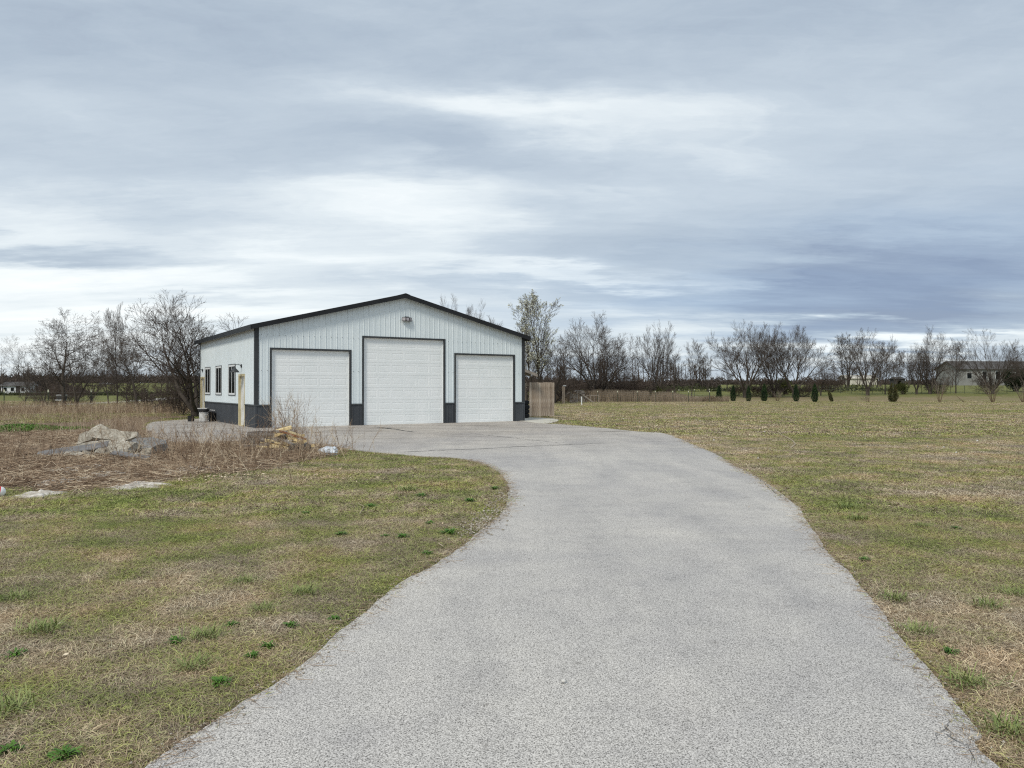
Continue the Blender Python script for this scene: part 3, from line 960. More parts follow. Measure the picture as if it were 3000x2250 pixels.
dark_in = M['roof']
labels = ['left overhead door, ten feet wide, with dry brush before it', 'tall central overhead door', 'right overhead door next to the fence']
for di, (a, b, h, cols, rows) in enumerate(DOORS):
    dr = empty('overhead_door', (a, 0, 0), 0, bld)
    dr['label'] = labels[di]
    sh = h / rows
    me = None
    for r_ in range(rows):
        if me is None: me = door_section(b - a - .05, sh, cols).mesh('door_section')
        link('door_section', me, M['door_white'], dr, (0.025, .085, r_ * sh + .012))
    mb = MB(); mb.box((0.0, .128, 0), (b - a, .14, h)); mb.build('door_backing', M['char'], dr)
    mb = MB(); mb.box((.02, .08, 0.0), (b - a - .02, .125, .0115)); mb.build('bottom_seal', M['black'], dr)
    # white stop moulding and charcoal jamb trim
    mb = MB()
    mb.box((.0, .045, 0), (.035, .0845, h)); mb.box((b - a - .035, .045, 0), (b - a, .0845, h)); mb.box((.035, .045, h - .03), (b - a - .035, .0845, h))
    mb.build('door_stop', M['vinyl'], dr)
    mb = MB()
    mb.box((-TR, -.028, 0), (-.0005, .02, h + TR)); mb.box((b - a + .0005, -.028, 0), (b - a + TR, .02, h + TR))
    mb.box((0, -.028, h + .0005), (b - a, .02, h + TR))
    mb.box((-.0005, -.0275, 0), (.014, .13, h)); mb.box((b - a - .014, -.0275, 0), (b - a + .0005, .13, h)); mb.box((.014, -.0275, h - .012), (b - a - .014, .13, h + .0005))
    mb.build('door_trim', M['char'], dr)

# side windows
for (a, b, z0, z1) in WINS:
    wn = empty('window', (0, a, z0), 0, bld)
    w, h = b - a, z1 - z0
    mb = MB()
    f = .075
    mb.box((-.030, .0, 0), (.03, w, f)); mb.box((-.030, 0, h - f), (.03, w, h))
    mb.box((-.030, 0, f), (.03, f, h - f)); mb.box((-.030, w - f, f), (.03, w, h - f))
    mb.box((-.026, w / 2 - .022, f), (.03, w / 2 + .022, h - f))
    mb.build('window_frame', M['vinyl'], wn)
    for k in range(2):
        mb = MB(); y0 = f + .002 if k == 0 else w / 2 + .024; y1 = w / 2 - .024 if k == 0 else w - f - .002
        mb.box((-.021, y0, f), (-.015, y1, h - f)); mb.build('pane', M['glass'], wn)
    mb = MB()
    t = .028
    mb.box((-.034, -t, -t), (-.001, 0, h + t)); mb.box((-.034, w, -t), (-.001, w + t, h + t))
    mb.box((-.034, 0, -t), (-.001, w, 0)); mb.box((-.034, 0, h), (-.001, w, h + t))
    mb.build('window_trim', M['char'], wn)
    mb = MB(); mb.box((.05, .02, .02), (.06, w - .02, h - .02)); mb.build('window_backing', M['black'], wn)
# side doors
for i, (a, b, z0, z1) in enumerate(SD):
    dd = empty('entry_door', (0, a, 0), 0, bld)
    dd['label'] = 'yellowed steel entry door nearest the front corner' if i == 0 else 'yellowed steel entry door at the back corner'
    w = b - a; f = .09
    mb = MB()
    mb.box((-.021, 0, 0), (.115, f, z1)); mb.box((-.021, w - f, 0), (.115, w, z1)); mb.box((-.021, f, z1 - f), (.115, w - f, z1))
    mb.box((-.045, f, 0), (.115, w - f, .03))
    mb.build('door_frame', M['yellowed'], dd)
    mb = MB()
    x = .062
    mb.box((x, f + .003, .035), (x + .045, w - f - .003, z1 - f - .003))
    for (za, zb_) in ((.18, .55), (.70, 1.25), (1.40, 1.90)):
        for (ya, yb) in ((.10, .42), (.52, .84)):
            mb.box((x - .006, f + ya, za), (x - .0005, f + yb, zb_))
    mb.build('door_leaf', M['doorleaf'], dd)
    mb = MB(); mb.tube([(x, f + .07, 1.12), (x - .03, f + .07, 1.12)], [.03, .026], 10); mb.build('deadbolt', M['steel'], dd)
    mb = MB()
    mb.tube([(x, f + .07, .98), (x - .03, f + .07, .98), (x - .06, f + .07, .98)], [.026, .014, .028], 10)
    mb.tube([(x - .055, f + .07, .98), (x - .055, f + .17, .98)], .009, 8)
    mb.build('door_handle', M['steel'], dd)

# fasteners
mb = MB()
def screw(u, z, front=True):
    s = .009
    if front: mb.box((u - s, -.030, z - s), (u + s, -.018, z + s))
    else: mb.box((-.030, u - s, z - s), (-.018, u + s, z + s))
for k in range(1, 53):
    u = k * .2286
    for z in (3.28 if False else 3.58, 2.22):
        if any(d[0] - .1 < u < d[1] + .1 and z < d[2] + .08 for d in DOORS): continue
        if z == 2.22 or u > 0: screw(u, z)
o = mb.build('screws', M['char'], bld); o['kind'] = 'stuff'

# floodlight at the gable
fl = empty('floodlight', tuple(bl(BW * .511, -.03, 4.47)), BROT)
tag(fl, 'black three headed floodlight under the gable peak', 'floodlight')
mb = MB(); mb.box((-.09, -.05, .02), (.09, .008, .10)); mb.box((-.02, -.10, .03), (.02, -.05, .06)); mb.build('mount', M['black'], fl)
for (xx, rz, nm) in ((-.15, R(-32), 0), (0, 0, 1), (.15, R(32), 2)):
    hd = empty('lamp_head', (xx, -.11 + abs(xx) * .25, -.02), 0, fl)
    hd.rotation_euler = (R(-14), 0, rz)
    mb = MB(); mb.box((-.075, -.02, -.075), (.075, .03, .075)); mb.box((-.08, -.028, -.08), (.08, -.02, -.068)); mb.box((-.08, -.028, .068), (.08, -.02, .08))
    mb.box((-.08, -.028, -.068), (-.068, -.02, .068)); mb.box((.068, -.028, -.068), (.08, -.02, .068)); mb.build('housing', M['black'], hd)
    mb = MB(); mb.box((-.066, -.024, -.066), (.066, -.0205, .066)); mb.build('lens', M['lens'], hd)

# barn lamps over the side doors
def barn_lamp(v, lab):
    e = empty('barn_lamp', tuple(bl(-.022, v, 2.42)), BROT)
    tag(e, lab, 'wall lamp', 'barn lamps over the side doors')
    mb = MB()
    mb.tube([(0, 0, .02), (-.025, 0, .02)], .075, 14); mb.build('wall_plate', M['char'], e)
    mb = MB()
    P = [(-.02, 0, .02), (-.08, 0, .06), (-.16, 0, .085), (-.23, 0, .05), (-.26, 0, -.01), (-.265, 0, -.05)]
    mb.tube(P, .013, 8); mb.build('arm', M['char'], e, smooth=True)
    mb = MB(); mb.lathe([(.03, 0), (.045, -.01), (.055, -.06), (.10, -.10), (.185, -.20), (.19, -.215), (.182, -.215), (.09, -.11), (.04, -.06), (.0, -.05)], 24)
    mb.build('shade', M['char'], e, (-.265, 0, -.03), smooth=True)
barn_lamp(2.16, 'dark gooseneck barn lamp above the side door nearest the front corner')
barn_lamp(10.45, 'dark gooseneck barn lamp above the side door at the back corner')

# lean-to on the far side wall
lt = empty('lean_to', tuple(bl(BW, 3.5)), BROT)
tag(lt, 'small grey-brown lean-to roof sticking out from the far side wall above the wooden fence', 'lean-to')
mb = MB()
LW, LD, zh, zl = 3.10, 5.2, 3.27, 2.30
A = [(.03, 0, zh), (LW, 0, zl), (LW, LD, zl), (.03, LD, zh)]
B = [(x, y, z - .03) for x, y, z in A]
mb.poly(A); mb.poly(B[::-1])
for i in range(4): mb.poly([A[i], B[i], B[(i + 1) % 4], A[(i + 1) % 4]])
mb.build('roof', M['houseroof'], lt)
mb = MB()
A = [(.03, -.04, zh - .005), (LW + .02, -.04, zl - .005), (LW + .02, -.04, zl - .16), (.03, -.04, zh - .16)]
B = [(x, -.003, z) for x, y, z in A]
mb.poly(A[::-1]); mb.poly(B)
for i in range(4): mb.poly([A[i], A[(i + 1) % 4], B[(i + 1) % 4], B[i]])
mb.build('fascia', M['woodfar'], lt)
for k in range(4):
    yy = .5 + k * 1.4
    mb = MB(); A = [(.05, yy, zh - .04), (LW - .05, yy, zl - .04), (LW - .05, yy, zl - .16), (.05, yy, zh - .16)]; B = [(x, y + .04, z) for x, y, z in A]
    mb.poly(A[::-1]); mb.poly(B)
    for i in range(4): mb.poly([A[i], A[(i + 1) % 4], B[(i + 1) % 4], B[i]])
    mb.build('rafter', M['woodfar'], lt)
for yy in (.9, LD - .1):
    mb = MB(); mb.box((LW - .3, yy, 0), (LW - .2, yy + .09, zl - .04)); mb.build('post', M['woodfar'], lt)

# wooden privacy fence
fence = empty('wooden_fence', tuple(bl(15.12, 3.95)), BROT)
tag(fence, 'weathered brown cedar picket fence panel beside the right corner of the garage', 'fence')
random.seed(11)
wp = 1.62 / 11
for k in range(11):
    mb = MB(); z0, z1 = .05 + random.uniform(-.015, .02), 1.86 + random.uniform(-.012, .012)
    w = wp - random.uniform(.006, .014)
    mb.box((0, random.uniform(-.006, .006), z0), (w, .018, z1))
    mb.build('picket', M['picket'], fence, (k * wp, 0, 0), (0, random.uniform(-.004, .004), 0))
for k in range(5):
    mb = MB(); mb.box((0, 0, .05), (.018, wp - .012, 1.86 + random.uniform(-.01, .01)))
    mb.build('picket', M['picket'], fence, (11 * wp, .06 + k * wp, 0))
for z in (.4, 1.45):
    mb = MB(); mb.box((0, .02, z), (1.62, .058, z + .09)); mb.build('rail', M['woodfar'], fence)
mb = MB(); mb.box((1.53, .06, 0), (1.62, .15, 1.8)); mb.build('post', M['woodfar'], fence)
g2 = empty('wooden_gate', tuple(bl(14.0, 4.35)), BROT)
tag(g2, 'short run of reddish brown pickets between the garage corner and the fence, behind the tyres', 'gate')
for k in range(8):
    if k == 6: continue
    mb = MB(); mb.box((0, 0, .08), (wp - .012, .018, 1.84 + random.uniform(-.02, .02)))
    mb.build('picket', M['picket'], g2, (k * wp, random.uniform(0, .02), 0), (0, random.uniform(-.02, .02), 0))
mb = MB(); mb.box((0, .03, 1.4), (1.12, .07, 1.49)); mb.box((0, .03, .35), (1.12, .07, .44)); mb.build('rail', M['woodfar'], g2)
mb = MB(); mb.box((.9, -.03, 1.30), (1.06, -.004, 1.36)); mb.build('hinge', M['black'], g2)
mb = MB(); mb.box((0, 0, 0), (.9, .14, .035)); tag(mb.build('loose_board', M['picket'], None, (2.0, 40.6, .05), (0, 0, -.4)), 'loose board on the grass at the foot of the cedar fence', 'board')

# tyres stacked in the corner
def tyre_mesh():
    mb = MB()
    prof = [(.19, .02), (.20, .0), (.29, .0), (.325, .03), (.335, .06), (.335, .16), (.325, .19), (.29, .22), (.20, .22), (.19, .20), (.24, .19), (.26, .11), (.24, .03), (.19, .02)]
    mb.lathe(prof, 28)
    for k in range(28):
        a = 2 * math.pi * k / 28
        Mx = Matrix.Rotation(a, 4, 'Z')
        mb.box((.330, -.022, .05), (.343, .022, .105), M=Mx); mb.box((.330, .01, .115), (.343, .05, .17), M=Mx)
    return mb.mesh('tyre')
tm = tyre_mesh()
tx, ty = .555, 38.95
pos = ['bottom tyre', 'second tyre from the bottom', 'third tyre from the bottom', 'topmost tyre']
random.seed(3)
for k in range(4):
    o = link('tyre', tm, M['rubber'], None, (tx + random.uniform(-.015, .015), ty + random.uniform(-.02, .02), .036 + k * .222), (0, 0, k))
    tag(o, pos[k] + ' of the black stack beside the cedar fence', 'tyre', 'stacked black tyres')

# burn barrel at the back corner
bx, by = G(597, 1237)
bb = empty('burn_barrel', (bx, by, .022))
tag(bb, 'dirty white barrel with a black lid by the back corner of the garage', 'barrel')
mb = MB(); mb.lathe([(0, 0), (.17, 0), (.19, .02), (.195, .14), (.205, .15), (.195, .16), (.198, .30), (.208, .31), (.198, .32), (.195, .44), (.18, .45), (0, .45)], 22); mb.build('barrel_body', M['plaster'], bb)
mb = MB(); mb.lathe([(0, .46), (.21, .46), (.235, .47), (.235, .56), (.20, .58), (0, .585)], 22); mb.build('lid', M['black'], bb)
mb = MB(); mb.box((-.22, -.16, .586), (.2, .14, .625)); mb.build('top_board', M['plaster'], bb)
bx2, by2 = G(618, 1236)
bk = empty('black_bin', (bx2, by2 + .2, .022)); tag(bk, 'dented black bin leaning beside the white barrel', 'bin')
mb = MB(); mb.lathe([(0, 0), (.16, 0), (.20, .40), (.215, .41), (.205, .42), (.19, .40), (.15, .03), (0, .03)], 16); mb.build('bin_body', M['black'], bk, rot=(.12, .1, 0))
mb = MB(); mb.tube([(-.2, 0, .4), (-.12, -.05, .52), (.1, -.06, .53), (.2, 0, .41)], .012, 6); mb.build('handle', M['steel'], bk, rot=(.12, .1, 0))
o = MB()
o.lathe([(0, 0), (.13, 0), (.15, .26), (.155, .27), (.14, .27), (.12, .02), (0, .02)], 14)
px_, py_ = G(560, 1236)
tag(o.build('bucket', M['black'], None, (px_, py_, .022)), 'black bucket under the big bare tree left of the garage', 'bucket')

# ------------------------------------------------------------------ trees
def rot_to(d, ang, az):
    u = d.cross(Vector((0, 0, 1)))
    if u.length < 1e-3: u = Vector((1, 0, 0))
    u.normalize(); w = d.cross(u).normalized()
    s = u * math.cos(az) + w * math.sin(az)
    return (d * math.cos(ang) + s * math.sin(ang)).normalized()


def twig_mesh(name, P0, P1, R0, R1, nC, seed):
    # limbs as three-sided sticks, the last twigs as single slivers turned at random
    rs = np.random.RandomState(seed)
    parts = []
    a = segs_mesh('tmp', P0[:nC], P1[:nC], R0[:nC], R1[:nC], 3)
    V = np.zeros(len(a.vertices) * 3); a.vertices.foreach_get('co', V); V = V.reshape(-1, 3)
    Fq = np.zeros(len(a.loops), np.int32); a.loops.foreach_get('vertex_index', Fq); Fq = Fq.reshape(-1, 4)
    bpy.data.meshes.remove(a)
    p0, p1, r0, r1 = P0[nC:], P1[nC:], R0[nC:, None], R1[nC:, None]
    if len(p0):
        d = p1 - p0; d /= np.maximum(np.linalg.norm(d, axis=1, keepdims=True), 1e-9)
        s = np.cross(d, rs.normal(0, 1, d.shape)); s /= np.linalg.norm(s, axis=1, keepdims=True)
        W_ = np.stack([p0 - s * r0 * .95, p0 + s * r0 * .95, p1 + s * r1 * .8, p1 - s * r1 * .8], 1).reshape(-1, 3)
        F2 = np.arange(len(W_)).reshape(-1, 4) + len(V)
        V = np.concatenate([V, W_]); Fq = np.concatenate([Fq, F2])
    return np_mesh(name, V, Fq, 4)


def gen_tree(seed, stems=1, clear=.25, spread=45, trop=.04, wander=.10, counts=(8, 6, 5, 4), ratio=(.7, .6, .55, .5), r0=.18, rmin=.0085, h=8.0, stem_spread=25, start=.3, nseg=(8, 6, 4, 3, 2), lead=1.0, prune=0.0):
    rnd = random.Random(seed)
    T, Cw, TW = [], [], []

    def grow(p, d, L, r, lvl):
        n = nseg[min(lvl, len(nseg) - 1)]
        pts = [(p.copy(), r)]
        dirs = []
        az0 = rnd.uniform(0, 6.28)
        for i in range(n):
            d = (d + Vector((rnd.gauss(0, wander), rnd.gauss(0, wander), rnd.gauss(0, wander) + trop))).normalized()
            q = p + d * (L / n)
            rr = max(rmin * .6, r * (1 - .8 * (i + 1) / n)) if lvl else max(rmin, r * (1 - .94 * (i + 1) / n))
            (T if lvl == 0 else (Cw if lvl < 4 else TW)).append((p.copy(), q.copy(), pts[-1][1], rr))
            pts.append((q.copy(), rr)); dirs.append(d.copy())
            p = q
        if lvl >= len(counts): return
        c = counts[lvl]
        st = start if lvl == 0 else .22
        for k in range(c):
            t = st + (1 - st) * (k + rnd.uniform(.1, .9)) / c
            i = min(n - 1, int(t * n)); fr = t * n - i
            pa, ra = pts[i]; pb, rb = pts[i + 1]
            q = pa.lerp(pb, fr); rr = ra + (rb - ra) * fr
            az0 += 2.4 + rnd.uniform(-.5, .5)
            cl = L * ratio[lvl] * ((1.15 - .5 * t) if lvl else (1.1 - .35 * t)) * rnd.uniform(.7, 1.15)
            if rnd.random() < prune: continue
            grow(q, rot_to(dirs[i], R(spread) * (1, .92, .84, .72, .7)[lvl] * rnd.uniform(.7, 1.25), az0), cl, max(rmin, min(rr * .7, cl * .017)), lvl + 1)
    for s in range(stems):
        a = 2 * math.pi * s / max(1, stems) + rnd.uniform(-.4, .4)
        if stems == 1: d = Vector((rnd.uniform(-.05, .05), rnd.uniform(-.05, .05), 1)).normalized(); off = Vector((0, 0, 0))
        else:
            d = rot_to(Vector((0, 0, 1)), R(stem_spread) * rnd.uniform(.5, 1.2), a); off = Vector((math.cos(a), math.sin(a), 0)) * r0 * 1.1
        if stems > 1 and clear > 0: off.z = clear * h
        if stems > 1 and clear > 0:
            T.append((Vector((off.x * .4, off.y * .4, -.25)), off.copy(), r0 * 1.25, r0 * .9))
        else: off.z = -.15
        grow(off, d, h * lead * rnd.uniform(.8, 1.05), r0 * (1 if stems == 1 else .75), 0)
    def arr(Q):
        return [np.array([[*q[0]] for q in Q]), np.array([[*q[1]] for q in Q]), np.array([q[2] for q in Q]), np.array([q[3] for q in Q])]
    nC = len(Cw)
    T, Cw = arr(T), arr(Cw + TW)
    allp = np.concatenate([T[1], Cw[1]])
    H = np.percentile(allp[:, 2], 99.7)
    wd = np.percentile(allp[:, 0], 99) - np.percentile(allp[:, 0], 1)
    sz = 1 / H
    tm_ = segs_mesh('trunk', T[0] * sz, T[1] * sz, T[2] * sz, T[3] * sz, 8)
    cm_ = twig_mesh('crown', Cw[0] * sz, Cw[1] * sz, Cw[2] * sz, Cw[3] * sz, nC, seed)
    tm_.materials.append(M['bark']); cm_.materials.append(M['twig'])
    return dict(trunk=tm_, crown=cm_, w=wd * sz, ends=Cw[1][-len(Cw[1]) // 2:] * sz)


PT = {}
def proto(k):
    if k in PT: return PT[k]
    spec = {
        'fan': dict(seed=3, stems=5, clear=.10, spread=33, trop=.05, wander=.07, counts=(8, 7, 6, 6), ratio=(.58, .56, .60, .70), r0=.17, stem_spread=36, start=.12, lead=.85),
        'fan2': dict(seed=14, stems=5, clear=.13, spread=32, trop=.06, wander=.07, counts=(8, 7, 6, 6), ratio=(.58, .56, .60, .70), r0=.17, stem_spread=30, start=.12, lead=.85),
        'dome': dict(seed=23, stems=8, clear=.06, spread=28, trop=.03, wander=.06, counts=(7, 6, 5, 5), ratio=(.50, .54, .60, .70), r0=.15, stem_spread=46, start=.15, lead=.9),
        'open': dict(seed=7, stems=1, spread=60, trop=.06, wander=.11, counts=(20, 8, 6, 6), ratio=(.46, .54, .58, .65), r0=.15, start=.2, nseg=(9, 7, 4, 3, 2)),
        'open2': dict(seed=42, stems=2, clear=.18, spread=54, trop=.07, wander=.12, counts=(11, 8, 6, 6), ratio=(.56, .54, .58, .65), r0=.16, stem_spread=26, start=.08, nseg=(9, 7, 4, 3, 2)),
        'wild': dict(seed=33, stems=7, clear=.05, spread=40, trop=.035, wander=.10, counts=(9, 8, 6, 5), ratio=(.58, .56, .60, .70), r0=.20, stem_spread=44, start=.1, lead=.85),
        'tall': dict(seed=52, stems=3, clear=.03, spread=33, trop=.09, wander=.06, counts=(16, 6, 5, 5), ratio=(.34, .50, .56, .65), r0=.11, stem_spread=9, start=.13),
        'slim': dict(seed=61, stems=1, spread=34, trop=.07, wander=.08, counts=(18, 8, 6, 5), ratio=(.42, .54, .58, .66), r0=.11, start=.18),
        'sapl': dict(seed=71, stems=3, clear=0, spread=24, trop=.05, wander=.06, counts=(7, 6, 4), ratio=(.4, .4, .4), r0=.04, stem_spread=12, start=.2, rmin=.008, h=5),
        'thick': dict(seed=81, stems=14, clear=0, spread=38, trop=.04, wander=.14, counts=(8, 6, 5), ratio=(.5, .5, .5), r0=.035, stem_spread=42, start=.08, rmin=.011, h=3),
        'thick2': dict(seed=82, stems=16, clear=0, spread=42, trop=.03, wander=.16, counts=(8, 6, 5), ratio=(.5, .5, .5), r0=.035, stem_spread=50, start=.05, rmin=.011, h=3),
        'dead': dict(seed=91, stems=12, clear=0, spread=16, trop=.02, wander=.03, counts=(5, 3), ratio=(.4, .4), r0=.028, stem_spread=17, start=.35, rmin=.006, h=2),
    }[k]
    PT[k] = gen_tree(**spec)
    return PT[k]


TREE_COUNT = [0]
def tree(kind, x, y, h, w, rz, label, cat='tree', name='bare_tree', group='bare trees', lean=(0, 0), twig=None, parts=('trunk', 'crown'), flip=1):
    p = proto(kind)
    e = empty(name, (x, y, tz(x, y)), 0)
    e.rotation_euler = (lean[0], lean[1], 0)
    tag(e, label, cat, group)
    TREE_COUNT[0] += 1
    sx = w / p['w']
    for part in parts[:2]:
        me = p[part]
        o = bpy.data.objects.new(part if part in ('trunk', 'crown') else part, me)
        COL.objects.link(o); o.parent = e
        o.scale = (sx, sx, h); o.rotation_euler = (0, 0, rz)
        if part == 'crown' and twig:
            o.material_slots[0].link = 'OBJECT'; o.material_slots[0].material = twig
    return e


def ptree(kind, px, Y, topy, wpx, rz, label, **kw):
    """a tree at distance Y; its top and width measured in photograph pixels"""
    x = at(px, Y)
    h = EYE + (1140 - topy) / F * Y - tz(x, Y)
    return tree(kind, x, Y, h, wpx / F * Y, rz, label, **kw)


# left of the garage
ptree('wild', 578, 41.5, 858, 460, 3.3, 'large dark many-limbed bare tree growing against the back left corner of the garage')
ptree('open', 190, 57, 905, 250, 1.2, 'tall bare tree with a straight leader, left of the pair beyond the brush', lean=(0, 0))
ptree('open2', 226, 55, 938, 215, 3.9, 'bare tree with crooked spreading limbs, right of the pair beyond the brush')
ptree('open2', 128, 58, 985, 165, .3, 'small crooked bare tree just left of the spreading pair')
ptree('open', 402, 52, 960, 190, 2.5, 'leaning bare tree between the crooked pair and the large tree by the garage', lean=(0, -.10))
ptree('slim', 345, 54, 890, 100, 1.0, 'thin tall whippy bare tree rising left of the large dark tree', lean=(0, -.05))
ptree('slim', 372, 60, 1010, 110, 4.0, 'thin bare tree in the gap beyond the leaning tree')
ptree('slim', 72, 60, 1075, 60, 2.0, 'spindly sapling beside the green metal posts at far left')
ptree('slim', 318, 75, 1030, 90, 5.0, 'hazy grey bare tree in the middle distance right of the pair')
ptree('fan', 268, 80, 1040, 110, 2.2, 'low bushy bare tree in the middle distance behind the pair')
ptree('sapl', 430, 50, 1085, 90, .2, 'young sapling clump at the edge of the field left of the large tree', name='sapling', cat='sapling', group='saplings')
ptree('sapl', 262, 56, 1120, 60, 1.2, 'short sapling right beside the crooked pair', name='sapling', cat='sapling', group='saplings')
ptree('sapl', 505, 46, 1075, 110, 2.2, 'sapling clump left of the trunk of the large tree', name='sapling', cat='sapling', group='saplings')
# thickets left
for (px, Y, topy, w, k, lab) in ((410, 56, 1110, 120, 'thick', 'olive brown thicket round the foot of the leaning tree'),
                                 (485, 50, 1100, 130, 'thick2', 'dense tangled thicket between leaning tree and large tree'),
                                 (535, 44, 1095, 110, 'thick', 'tangled thicket round the large tree by the garage'),
                                 (585, 43.5, 1070, 80, 'thick2', 'upright tangle against the back wall of the garage'),
                                 (150, 70, 1100, 130, 'thick2', 'low brown thicket behind the left tree of the pair'),
                                 (215, 78, 1110, 120, 'thick', 'low olive thicket behind the right tree of the pair')):
    ptree(k, px, Y, topy, w, px * .1, lab, name='thicket', cat='bush', group='bare thickets', twig=M['twig_l'])
# behind the garage
ptree('fan', 1345, 62, 868, 150, .4, 'bare tree top showing over the right slope of the garage roof')
ptree('slim', 1430, 66, 925, 90, 2.4, 'thin bare crown low over the right end of the garage roof')

# budding tree right of the garage
e = ptree('tall', 1572, 74, 856, 170, .8, 'tall upright tree dotted with pale buds just right of the garage')
pr = proto('tall')
rs = np.random.RandomState(4)
ends = pr['ends']
idx = rs.choice(len(ends), 5200)
c = ends[idx] + rs.normal(0, .004, (len(idx), 3))
s_ = rs.uniform(.0028, .0062, (len(idx), 1))
a1 = rs.normal(0, 1, (len(idx), 3)); a1 /= np.linalg.norm(a1, axis=1, keepdims=True)
a2 = np.cross(a1, rs.normal(0, 1, (len(idx), 3))); a2 /= np.linalg.norm(a2, axis=1, keepdims=True)
V = np.stack([c - a1 * s_, c + a2 * s_ * .6, c + a1 * s_, c - a2 * s_ * .6], 1).reshape(-1, 3)
me = np_mesh('buds', V, np.arange(len(V)).reshape(-1, 4), 4); me.materials.append(M['bud'])
bo = bpy.data.objects.new('buds', me); COL.objects.link(bo); bo.parent = e
cr_ = [q for q in e.children if q.name.startswith('crown')][0]
bo.scale = cr_.scale; bo.rotation_euler = cr_.rotation_euler; bo['kind'] = 'stuff'
ptree('slim', 1625, 80, 1000, 120, 1.7, 'smaller bare tree close right of the budding tree')
ptree('slim', 1545, 84, 960, 90, 4.4, 'slim dark bare tree behind the garage corner')
# middle group
ptree('wild', 1752, 93, 916, 250, 2.1, 'broad many-stemmed bare tree behind the old wooden hutch')
ptree('fan2', 1925, 98, 944, 130, .5, 'upright bare tree left of the green gap in the field')
ptree('slim', 2026, 108, 992, 75, 2.0, 'slender bare tree standing alone in the gap')
ptree('slim', 1978, 112, 1030, 90, 3.1, 'drooping bare tree left of the slender one in the gap', lean=(0, -.12))
ptree('slim', 2075, 125, 1035, 60, 5.1, 'thin pale bare tree far behind the brush pile')
# arborvitae grove
ptree('fan2', 2184, 106, 941, 215, 1.3, 'large bare tree with a vase shaped crown, leftmost of the three joined crowns')
ptree('fan', 2268, 108, 952, 175, 2.9, 'bare tree in the middle of the three joined crowns')
ptree('fan', 2326, 106, 955, 200, 5.0, 'bare tree, rightmost of the three joined crowns behind the small conifers')
ptree('slim', 2404, 112, 1052, 90, 1.0, 'small spreading bare tree right of the joined crowns')
ptree('tall', 2484, 132, 975, 110, .3, 'narrow dense bare tree with a dark trunk right of the gap')
ptree('fan2', 2542, 113, 966, 150, 4.2, 'rounded bare tree with a short forked trunk in the right field')
ptree('slim', 2593, 116, 1000, 80, 2.6, 'thin straight bare tree beside the rounded forked one')
ptree('fan2', 2685, 116, 1010, 100, .9, 'small vase shaped bare tree left of the tall feathery one')
ptree('wild', 2724, 117, 962, 125, 4.9, 'tall feathery bare tree in the middle of the right field')
ptree('slim', 2800, 119, 990, 80, 3.3, 'small leaning bare tree in front of the far grey house', lean=(0, .06))
ptree('dome', 2909, 117, 965, 175, 1.9, 'dome crowned bare tree with many stems near the right edge')
ptree('fan', 3010, 122, 1010, 130, 2.9, 'bare tree cut by the right edge of the photo')
ptree('tall', 2625, 150, 1020, 60, 3.0, 'row of thin stems seen as one narrow tree near the dark hut')
ptree('tall', 2570, 155, 1050, 60, 5.0, 'thin far tree between the forked tree and the hut')
ptree('slim', 2130, 128, 1060, 60, 3.0, 'thin far tree behind the leftmost small conifers')
# thickets right
random.seed(77)
th_lab = ['dark thicket behind the cedar fence', 'brown thicket behind the post with the white cap', 'thicket left of the hutch', 'olive thicket behind the hutch', 'wide dark thicket under the broad many-stemmed tree',
          'thicket right of the broad tree', 'arching brown thicket beyond the wire fence', 'low dark thicket below the upright tree', 'greenish thicket at the foot of the upright tree']
for i, (px, Y, topy, w) in enumerate(((1560, 82, 1095, 130), (1625, 84, 1090, 150), (1680, 90, 1098, 120), (1722, 96, 1085, 150), (1775, 97, 1090, 170), (1835, 97, 1082, 140), (1870, 100, 1105, 120), (1925, 101, 1112, 100), (1950, 97, 1120, 70))):
    ptree('thick' if i % 2 else 'thick2', px, Y, topy, w, i * 1.3, th_lab[i], name='thicket', cat='bush', group='bare thickets', twig=M['twig_l'] if i % 3 else M['twig'])
ptree('thick', 2435, 124, 1085, 90, .5, 'rounded brown bush right of the three joined crowns', name='thicket', cat='bush', group='bare thickets', twig=M['twig_l'])
ptree('thick2', 2390, 126, 1100, 70, 2.5, 'low brown bush between the joined crowns and the narrow tree', name='thicket', cat='bush', group='bare thickets', twig=M['twig_l'])
ptree('thick2', 2745, 119, 1085, 80, .7, 'dense dark bush under the tall feathery tree', name='thicket', cat='bush', group='bare thickets', twig=M['twig_l'])
ptree('thick', 2895, 117, 1080, 75, 1.7, 'dark bush hugging the trunk of the dome crowned tree', name='thicket', cat='bush', group='bare thickets')
ptree('thick', 2265, 108, 1110, 90, 2.7, 'dark undergrowth below the middle joined crown', name='thicket', cat='bush', group='bare thickets')
ptree('thick2', 2215, 110, 1105, 80, 3.7, 'undergrowth between left and middle joined crowns', name='thicket', cat='bush', group='bare thickets', twig=M['twig_l'])
ptree('thick2', 2350, 109, 1108, 80, 4.1, 'undergrowth right of the rightmost joined crown', name='thicket', cat='bush', group='bare thickets', twig=M['twig_l'])
ptree('thick', 2160, 111, 1118, 60, .1, 'undergrowth left of the vase shaped crown', name='thicket', cat='bush', group='bare thickets', twig=M['twig_l'])


# conifers
def leaf_cloud(n, prof, seed, size, r_in=.55):
    """n small leaf faces through a body whose radius at height t is prof(t)"""
    rs = np.random.RandomState(seed)
    t = rs.uniform(0, 1, n); a = rs.uniform(0, 2 * np.pi, n)
    rr = prof(t) * np.sqrt(rs.uniform(r_in ** 2, 1, n)) * (1 + .16 * np.sin(a * 3 + t * 13 + seed) + .14 * np.sin(a * 5 - t * 23 + seed * 2) + rs.normal(0, .10, n))
    c = np.stack([rr * np.cos(a), rr * np.sin(a), t + rs.normal(0, .008, n)], 1)
    return c


